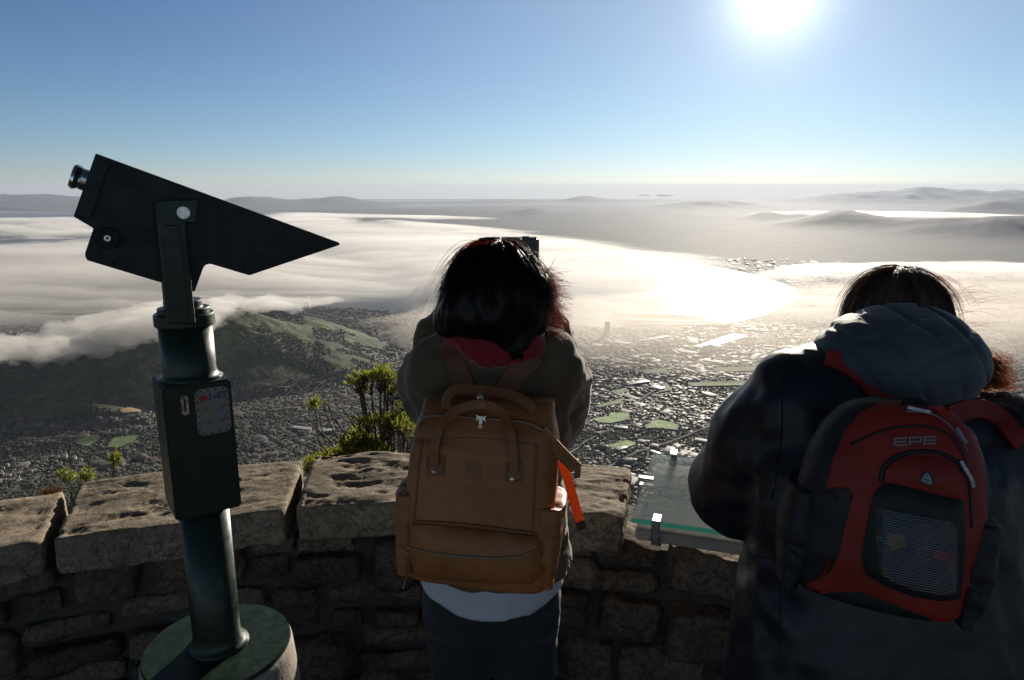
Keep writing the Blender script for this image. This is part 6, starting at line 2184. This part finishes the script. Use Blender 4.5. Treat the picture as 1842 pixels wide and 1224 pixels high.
    s.ell(hc + fdir * 0.10 + np.array([0, 0, -0.03]), (0.060, 0.055, 0.075), 0.02, cut=True)
    s.folds(0.004, 20, 6.0, (1.8, 1.8, 0.4))
    hm = hair_mat('brown_hair', (0.055, 0.038, 0.027), (0.15, 0.108, 0.080), (0.34, 0.21, 0.12))
    hair = s.mesh('hair', hm, t)
    bh = bvh_of(hair)
    crown = Vector(hc) + Vector((0.02, 0.03, 0.108))
    def comb(rng):
        a = rng.uniform(0, 2 * math.pi)
        out = Vector((math.cos(a), math.sin(a), 0))
        p = crown + out * 0.008
        L = rng.uniform(0.12, 0.22)
        path = []
        lift = rng.uniform(0.0003, 0.004) * (3 if rng.random() < 0.12 else 1)
        ph = rng.uniform(0, 6)
        for i in range(12):
            tt = i / 11
            q, nn, _, _ = bh.find_nearest(p)
            path.append(tuple(q + nn * lift * (1 + tt) + Vector((math.sin(ph + 5 * tt), math.cos(ph + 4 * tt), 0)) * 0.004 * tt))
            down = Vector((0, 0, -1)) + out * (0.9 - 1.2 * tt)
            d = (down - nn * down.dot(nn)).normalized()
            p = q + d * L / 11
        return path
    strands('hair_strands', comb, 2200, random.Random(5), hm, t)
    def fly(rng):
        u = rng.random()
        if u < 0.55:                                   # locks blown out past the hood on the right
            a = Vector(at_y(1762 + rng.uniform(-10, 12), 668 + rng.uniform(-22, 34), 1.36))
            e = Vector(at_y(1815 + rng.uniform(-25, 18), 672 + rng.uniform(-28, 32), 1.36 + rng.uniform(-0.02, 0.02)))
            h = rng.uniform(0.0, 0.022)
            ph = rng.uniform(0, 6)
            return [tuple(a.lerp(e, tt) + Vector((0, 0, h * math.sin(math.pi * tt))) + Vector((0, 0, math.sin(ph + 5 * tt) * 0.003 * tt))) for tt in np.linspace(0, 1, 12)]
        if u < 0.62:                                   # a few long hairs streaming far out
            a = Vector(at_y(1690 + rng.uniform(-30, 40), 545 + rng.uniform(-10, 90), 1.40))
            e = a + Vector((rng.uniform(0.05, 0.13), 0.0, rng.uniform(-0.01, 0.04)))
            return [tuple(a.lerp(e, tt) + Vector((0, 0, 0.012 * math.sin(math.pi * tt)))) for tt in np.linspace(0, 1, 12)]
        if u < 0.80:                                   # the curl at the left
            a = Vector(hc) + Vector((-0.092 + rng.uniform(-0.01, 0.01), -0.03, -0.010 + rng.uniform(-0.03, 0.02)))
            ph = rng.uniform(0, 6); r0 = rng.uniform(0.006, 0.016)
            return [tuple(a + Vector((-0.022 * tt + r0 * math.cos(ph + 4.5 * tt) * tt, 0, -0.03 * tt + r0 * math.sin(ph + 4.5 * tt) * tt))) for tt in np.linspace(0, 1, 12)]
        a = crown + Vector((rng.uniform(-0.05, 0.06), rng.uniform(-0.05, 0.02), -0.006))
        s_ = rng.choice([-1, 1]); Ls = rng.uniform(0.05, 0.11); h = rng.uniform(0.004, 0.016)
        return [tuple(a + Vector((s_ * Ls * tt, -0.03 * tt, h * math.sin(1.9 * tt) - 0.07 * tt ** 2.2))) for tt in np.linspace(0, 1, 12)]
    hm2 = hair_mat('blown_hair', (0.06, 0.03, 0.015), (0.16, 0.085, 0.04), (0.7, 0.36, 0.15), 0.6)
    strands('loose_hair_strands', fly, 460, random.Random(9), hm2, t, r=0.0005)
    def lock(rng):
        a = Vector(at_y(1752 + rng.uniform(-8, 14), 690 + rng.uniform(-55, 14), 1.36))
        k_ = rng.random()
        e = Vector(at_y(1808 + rng.gauss(0, 14), (668 if k_ < 0.35 else 694) + rng.gauss(0, 8), 1.36 + rng.uniform(-0.02, 0.02)))
        h = rng.uniform(0.004, 0.026) * (1 if k_ < 0.35 else -0.3)
        ph = rng.uniform(0, 6)
        return [tuple(a.lerp(e, tt) + Vector((0, 0, h * math.sin(math.pi * tt))) + Vector((0, 0, math.sin(ph + 6 * tt) * 0.004 * tt))) for tt in np.linspace(0, 1, 12)]
    hm3 = hair_mat('chestnut_hair', (0.10, 0.045, 0.02), (0.22, 0.11, 0.05), (0.80, 0.40, 0.17), 0.65)
    strands('hair_lock', lock, 240, random.Random(19), hm3, t, r=0.0009)
    bc = bvh_of(coat)
    dark = simple('coat_seam', (0.006, 0.007, 0.010), 0.7)
    for path in ([(1400, 668), (1408, 720), (1406, 790), (1396, 860), (1388, 900)], [(1352, 1000), (1420, 1010), (1470, 1020)], [(1372, 930), (1400, 1020), (1404, 1120), (1400, 1215)]):
        seam('coat_seam', path, bc, 0.0016, dark, t, 0.0004)
    p_, n_ = onto(bc, 1393, 868, 0.002)
    strap('sleeve_tab', [p_, p_ + Vector((0.001, -0.002, -0.014))], n_, 0.006, 0.0025, simple('tab_brown', (0.10, 0.07, 0.03), 0.6), t)
    return t, coat, hood
pb_, coat_b, hood_b = person_b()

# ------------------------------------------------------------------ red and black daypack
def backpack_b():
    def nylon(name, col, rough=0.6):
        k = NT(name)
        v = k.coord(1.0)
        k.l(k.ramp(k.noise(v, 10, 5), [(0.3, tuple(x * 0.75 for x in col)), (0.7, tuple(x * 1.25 for x in col))]), k.b.inputs['Base Color'])
        k.b.inputs['Roughness'].default_value = rough
        ck = k.n('TexChecker'); ck.inputs['Scale'].default_value = 900
        k.l(v, ck.inputs['Vector'])
        k.l(k.bump(ck.outputs['Fac'], 0.25, 0.0008, k.bump(k.noise(v, 30, 5), 0.35, 0.006)), k.b.inputs['Normal'])
        return k.m
    red, black = nylon('red_nylon', (0.26, 0.014, 0.006)), nylon('black_nylon', (0.012, 0.012, 0.014))
    steel = simple('zip_metal', (0.30, 0.30, 0.31), 0.45, metal=1.0)
    white = simple('print_white', (0.26, 0.275, 0.31), 0.7, var=0.08)
    YO = 0.985
    c = at_y(1648, 930, YO)
    t = empty('backpack', (c.x, 1.06, c.z), 'red and black sport daypack with a net pocket on the dark coat', 'backpack')
    M = Matrix.Translation(Vector((c.x, YO + 0.082, c.z))) @ Matrix.Rotation(R(-19), 4, 'Z') @ Matrix.Rotation(R(4), 4, 'Y') @ Matrix.Rotation(R(-9), 4, 'X')
    secs = np.array([(-0.178, 0.112, 0.055), (-0.165, 0.126, 0.072), (-0.10, 0.138, 0.086), (-0.02, 0.140, 0.088), (0.06, 0.130, 0.080), (0.10, 0.115, 0.070), (0.130, 0.094, 0.056), (0.146, 0.072, 0.042), (0.154, 0.048, 0.028)])
    n = 80; zs = np.linspace(secs[0, 0], secs[-1, 0], 54)
    V, F = [], []
    for z in zs:
        a, b = np.interp(z, secs[:, 0], secs[:, 1]), np.interp(z, secs[:, 0], secs[:, 2])
        for i in range(n):
            th = 2 * math.pi * i / n
            co, si = math.cos(th), math.sin(th)
            p = 2.9
            rr_ = (abs(co) ** p + abs(si) ** p) ** (-1 / p)
            x, y = a * co * rr_, b * si * rr_
            dn_ = 0.006 * float(vnoise(x * 13, z * 12 + 4, y * 10)) + 0.002 * float(vnoise(x * 38, z * 33, y * 30))
            V.append(M @ Vector((x * (1 + 2 * dn_), y - dn_ * (si < 0), z)))
    m = len(zs)
    for j in range(m - 1):
        for i in range(n):
            F.append((j * n + i, j * n + (i + 1) % n, (j + 1) * n + (i + 1) % n, (j + 1) * n + i))
    F.append(tuple(range(n))[::-1]); F.append(tuple(range((m - 1) * n, m * n)))
    body = mesh_obj('main_bag', V, F, black, smooth=True)
    adopt(body, t)
    bv = bvh_of(body)
    nrm = (M.to_3x3() @ Vector((0, -1, 0))).normalized()
    # red shell over the top and down the left edge to the forked base
    shell = patch('red_panel', [(1548, 744), (1586, 726), (1640, 722), (1690, 728), (1726, 748), (1754, 790), (1768, 850), (1770, 930), (1752, 1010), (1738, 1060), (1730, 1085), (1722, 1108), (1690, 1122), (1668, 1108), (1610, 1086), (1545, 1062), (1510, 1062), (1466, 1068), (1452, 1050), (1492, 1030), (1508, 1000), (1520, 950), (1534, 890), (1512, 888), (1486, 882), (1500, 825), (1522, 775)], bv, 0.0004, 0.003, red, t, 9, puff=0.004)
    b2 = bvh_of(body, shell)
    # front pocket block: red flap above, dark frame and net below
    frame = patch('pocket_frame', [(1590, 868), (1640, 878), (1690, 892), (1730, 900), (1734, 960), (1730, 1030), (1724, 1076), (1690, 1080), (1640, 1072), (1590, 1052), (1556, 1030), (1550, 1000), (1560, 940), (1572, 890)], b2, 0.0006, 0.003, black, t, 9, puff=0.010)
    flap = patch('pocket_flap', [(1590, 866), (1592, 846), (1606, 832), (1634, 822), (1680, 822), (1714, 834), (1728, 856), (1732, 898), (1690, 890), (1640, 877)], b2, 0.0006, 0.004, red, t, 8, puff=0.008)
    b3 = bvh_of(body, shell, frame, flap)
    seam('dark_piping', [(1584, 866), (1588, 842), (1606, 824), (1640, 812), (1690, 814), (1722, 830), (1738, 856)], b3, 0.0035, black, t, 0.001)
    seam('dark_piping', [(1530, 800), (1600, 768), (1680, 766), (1726, 796), (1744, 860), (1748, 950)], b3, 0.0022, black, t, 0.0008)
    kn = NT('pocket_net')
    v = kn.coord(1.0)
    col = kn.ramp(kn.noise(v, 34, 3, 0.5), [(0.38, (0.020, 0.024, 0.034)), (0.50, (0.035, 0.036, 0.058)), (0.58, (0.09, 0.045, 0.012)), (0.66, (0.03, 0.028, 0.05))])
    kn.l(col, kn.b.inputs['Base Color'])
    kn.b.inputs['Roughness'].default_value = 0.6
    net = patch('net_pocket', [(1578, 912), (1640, 922), (1712, 938), (1720, 950), (1722, 1020), (1718, 1068), (1690, 1070), (1640, 1058), (1600, 1044), (1582, 1030), (1576, 970)], b3, 0.0005, 0.0012, kn.m, t, 9, puff=0.004)
    b4 = bvh_of(net)
    # stretched net threads, one mesh
    paths = []
    for i in range(34):
        y0 = 916 + i * 4.5
        pts = []
        for x in range(1576, 1724, 12):
            yy = y0 + (x - 1576) * 0.19
            p = Vector(ray(x, yy)).normalized()
            h = b4.ray_cast(CAMV, p)
            if h[0] is not None and h[1].dot(p) < 0:
                pts.append(h[0] + nrm * 0.0012)
        if len(pts) > 2:
            paths.append((pts, [0.00045] * len(pts)))
    vv, ff = tube_mesh(paths, 4)
    o = mesh_obj('net_threads', vv, ff, simple('net_thread', (0.34, 0.37, 0.44), 0.6), smooth=True); o.parent = net
    patch('red_packet', [(1678, 988), (1712, 994), (1711, 1010), (1677, 1004)], b4, 0.0003, 0.0008, simple('packet_red', (0.16, 0.015, 0.02), 0.5), net, 8)
    patch('yellow_packet', [(1596, 958), (1628, 964), (1630, 984), (1606, 990), (1594, 976)], b4, 0.0003, 0.0008, simple('packet_ochre', (0.14, 0.075, 0.015), 0.5), net, 8)
    # lettering of the shoulder mark: three squared letters
    def strokes(name, segs, mat, parent, w):
        bm = bmesh.new()
        for (x0, y0, x1, y1) in segs:
            d = Vector((x1 - x0, y1 - y0)).normalized(); nn2 = Vector((-d.y, d.x)) * w / 2
            q = [(x0 - nn2.x, y0 - nn2.y), (x1 - nn2.x, y1 - nn2.y), (x1 + nn2.x, y1 + nn2.y), (x0 + nn2.x, y0 + nn2.y)]
            top = [bm.verts.new(onto(b3, a, b, 0.0016)[0]) for a, b in q]
            bot = [bm.verts.new(onto(b3, a, b, 0.0002)[0]) for a, b in q]
            bm.faces.new(top); bm.faces.new(bot[::-1])
            for i in range(4):
                bm.faces.new((top[i], bot[i], bot[(i + 1) % 4], top[(i + 1) % 4]))
        o = bm_obj(name, bm, mat); o.parent = parent
        return o
    def L(k, x, y):                                    # letter cell k, 0..1 across, 0..1 down
        X0 = 1608 + k * 26.5 + x * 23
        return X0, 789.5 + y * 12 - (X0 - 1608) * 0.045
    segs = []
    def ls(k, x0, y0, x1, y1): segs.append((*L(k, x0, y0), *L(k, x1, y1)))
    for k_ in (0, 2):
        ls(k_, 0.04, 0, 0.04, 1); ls(k_, 0, 0, 1, 0); ls(k_, 0, 1, 1, 1); ls(k_, 0, 0.5, 0.95, 0.5)
    ls(1, 0.06, 0, 0.06, 1.1); ls(1, 0, 0, 1, 0); ls(1, 0.96, 0, 0.96, 0.6); ls(1, 0.06, 0.6, 1, 0.6)
    strokes('lettering', segs, white, shell, 2.5)
    emb = patch('emblem', [(1667, 848), (1673, 851), (1678, 862), (1680, 871), (1674, 875), (1660, 870), (1654, 866), (1656, 859), (1661, 852)], b3, 0.0006, 0.002, black, t, 5)
    be = bvh_of(emb)
    em = patch('emblem_face', [(1667, 850.5), (1671, 853), (1675.5, 863), (1677, 869.5), (1673, 872), (1661, 868), (1656.5, 865), (1658, 860), (1662, 854)], be, 0.0002, 0.001, white, emb, 5)
    b5 = bvh_of(em)
    for pts in ([(1667, 853), (1665.5, 857), (1668.5, 857)], [(1661, 861), (1672, 864), (1672, 865.5), (1661, 862.5)], [(1663, 865), (1671, 867.5), (1671, 868.6), (1663, 866)]):
        patch('emblem_mark', pts, b5, 0.0001, 0.0004, simple('emblem_ink', (0.06, 0.07, 0.10), 0.6), emb, 5)
    # zips with pulls
    seam('top_zip', [(1630, 741), (1660, 741), (1690, 750), (1720, 778), (1740, 812)], b3, 0.0018, simple('zip_teeth', (0.16, 0.16, 0.17), 0.5), t, 0.001)
    def pull(pts):
        P = [onto(b3, px, py, 0.006)[0] for px, py in pts]
        strap('zip_pull', smooth_path(P, 1), nrm, 0.005, 0.002, steel, t)
    pull([(1725, 830), (1733, 845), (1743, 862), (1746, 875)]); pull([(1632, 738), (1650, 741), (1672, 746)])
    pull([(1716, 772), (1728, 790), (1734, 800)])
    strap('red_loop', smooth_path([onto(b3, 1680, 744, 0.004)[0], at_y(1690, 733, YO + 0.03), onto(b3, 1700, 752, 0.004)[0]], 2), nrm, 0.012, 0.002, red, t)
    # side pockets and side compartment
    s = Sdf((-0.06, -0.10, -0.12), (0.06, 0.10, 0.12), 0.005)
    s.loft([(-0.11, 0, 0, 0.02, 0.06), (-0.02, 0, 0, 0.036, 0.072), (0.055, 0, 0, 0.030, 0.066)], 0.01, 2.6)
    s.folds(0.004, 24, 1.0)
    v0, q0 = vdb_mesh(s.f, s.lo, s.res)
    for sgn in (-1, 1):
        o = mesh_obj('side_pocket', [M @ Vector((a * 0.8 + sgn * 0.130, b + 0.010, cc - 0.065)) for a, b, cc in v0], q0, black, smooth=True)
        adopt(o, t)
    # shoulder straps, compression straps
    bc = bvh_of(coat_b)
    def over(pts, w, lift=0.008):
        P = [onto(bc, q.x, q.y, lift) for q in resample(smooth_path(pts, 2), 10)]
        return strap('shoulder_strap', smooth_path([p[0] for p in P], 1), (0, -1, 0.45), w, 0.012, red, t)
    over([(1483, 648), (1510, 655), (1545, 678), (1572, 706), (1590, 735)], 0.032)
    over([(1832, 800), (1800, 762), (1765, 738), (1730, 740), (1700, 752)], 0.036)
    seam('edge_piping', [(1772, 800), (1792, 860), (1800, 930), (1802, 985)], bv, 0.0022, red, t, 0.001)
    strap('compression_strap', smooth_path([onto(bv, 1530, 890, 0.006)[0], at_y(1490, 888, YO + 0.04), at_y(1470, 900, YO + 0.09)], 2), nrm, 0.020, 0.003, nylon('strap_black', (0.02, 0.014, 0.013)), t)
    # the haul loop on top
    strap('haul_loop', smooth_path([onto(bv, 1622, 745, 0.0)[0], at_y(1630, 722, YO + 0.075), at_y(1655, 722, YO + 0.075), onto(bv, 1668, 745, 0.0)[0]], 3), (0, -0.7, 0.7), 0.016, 0.004, black, t)
    return t
backpack_b()
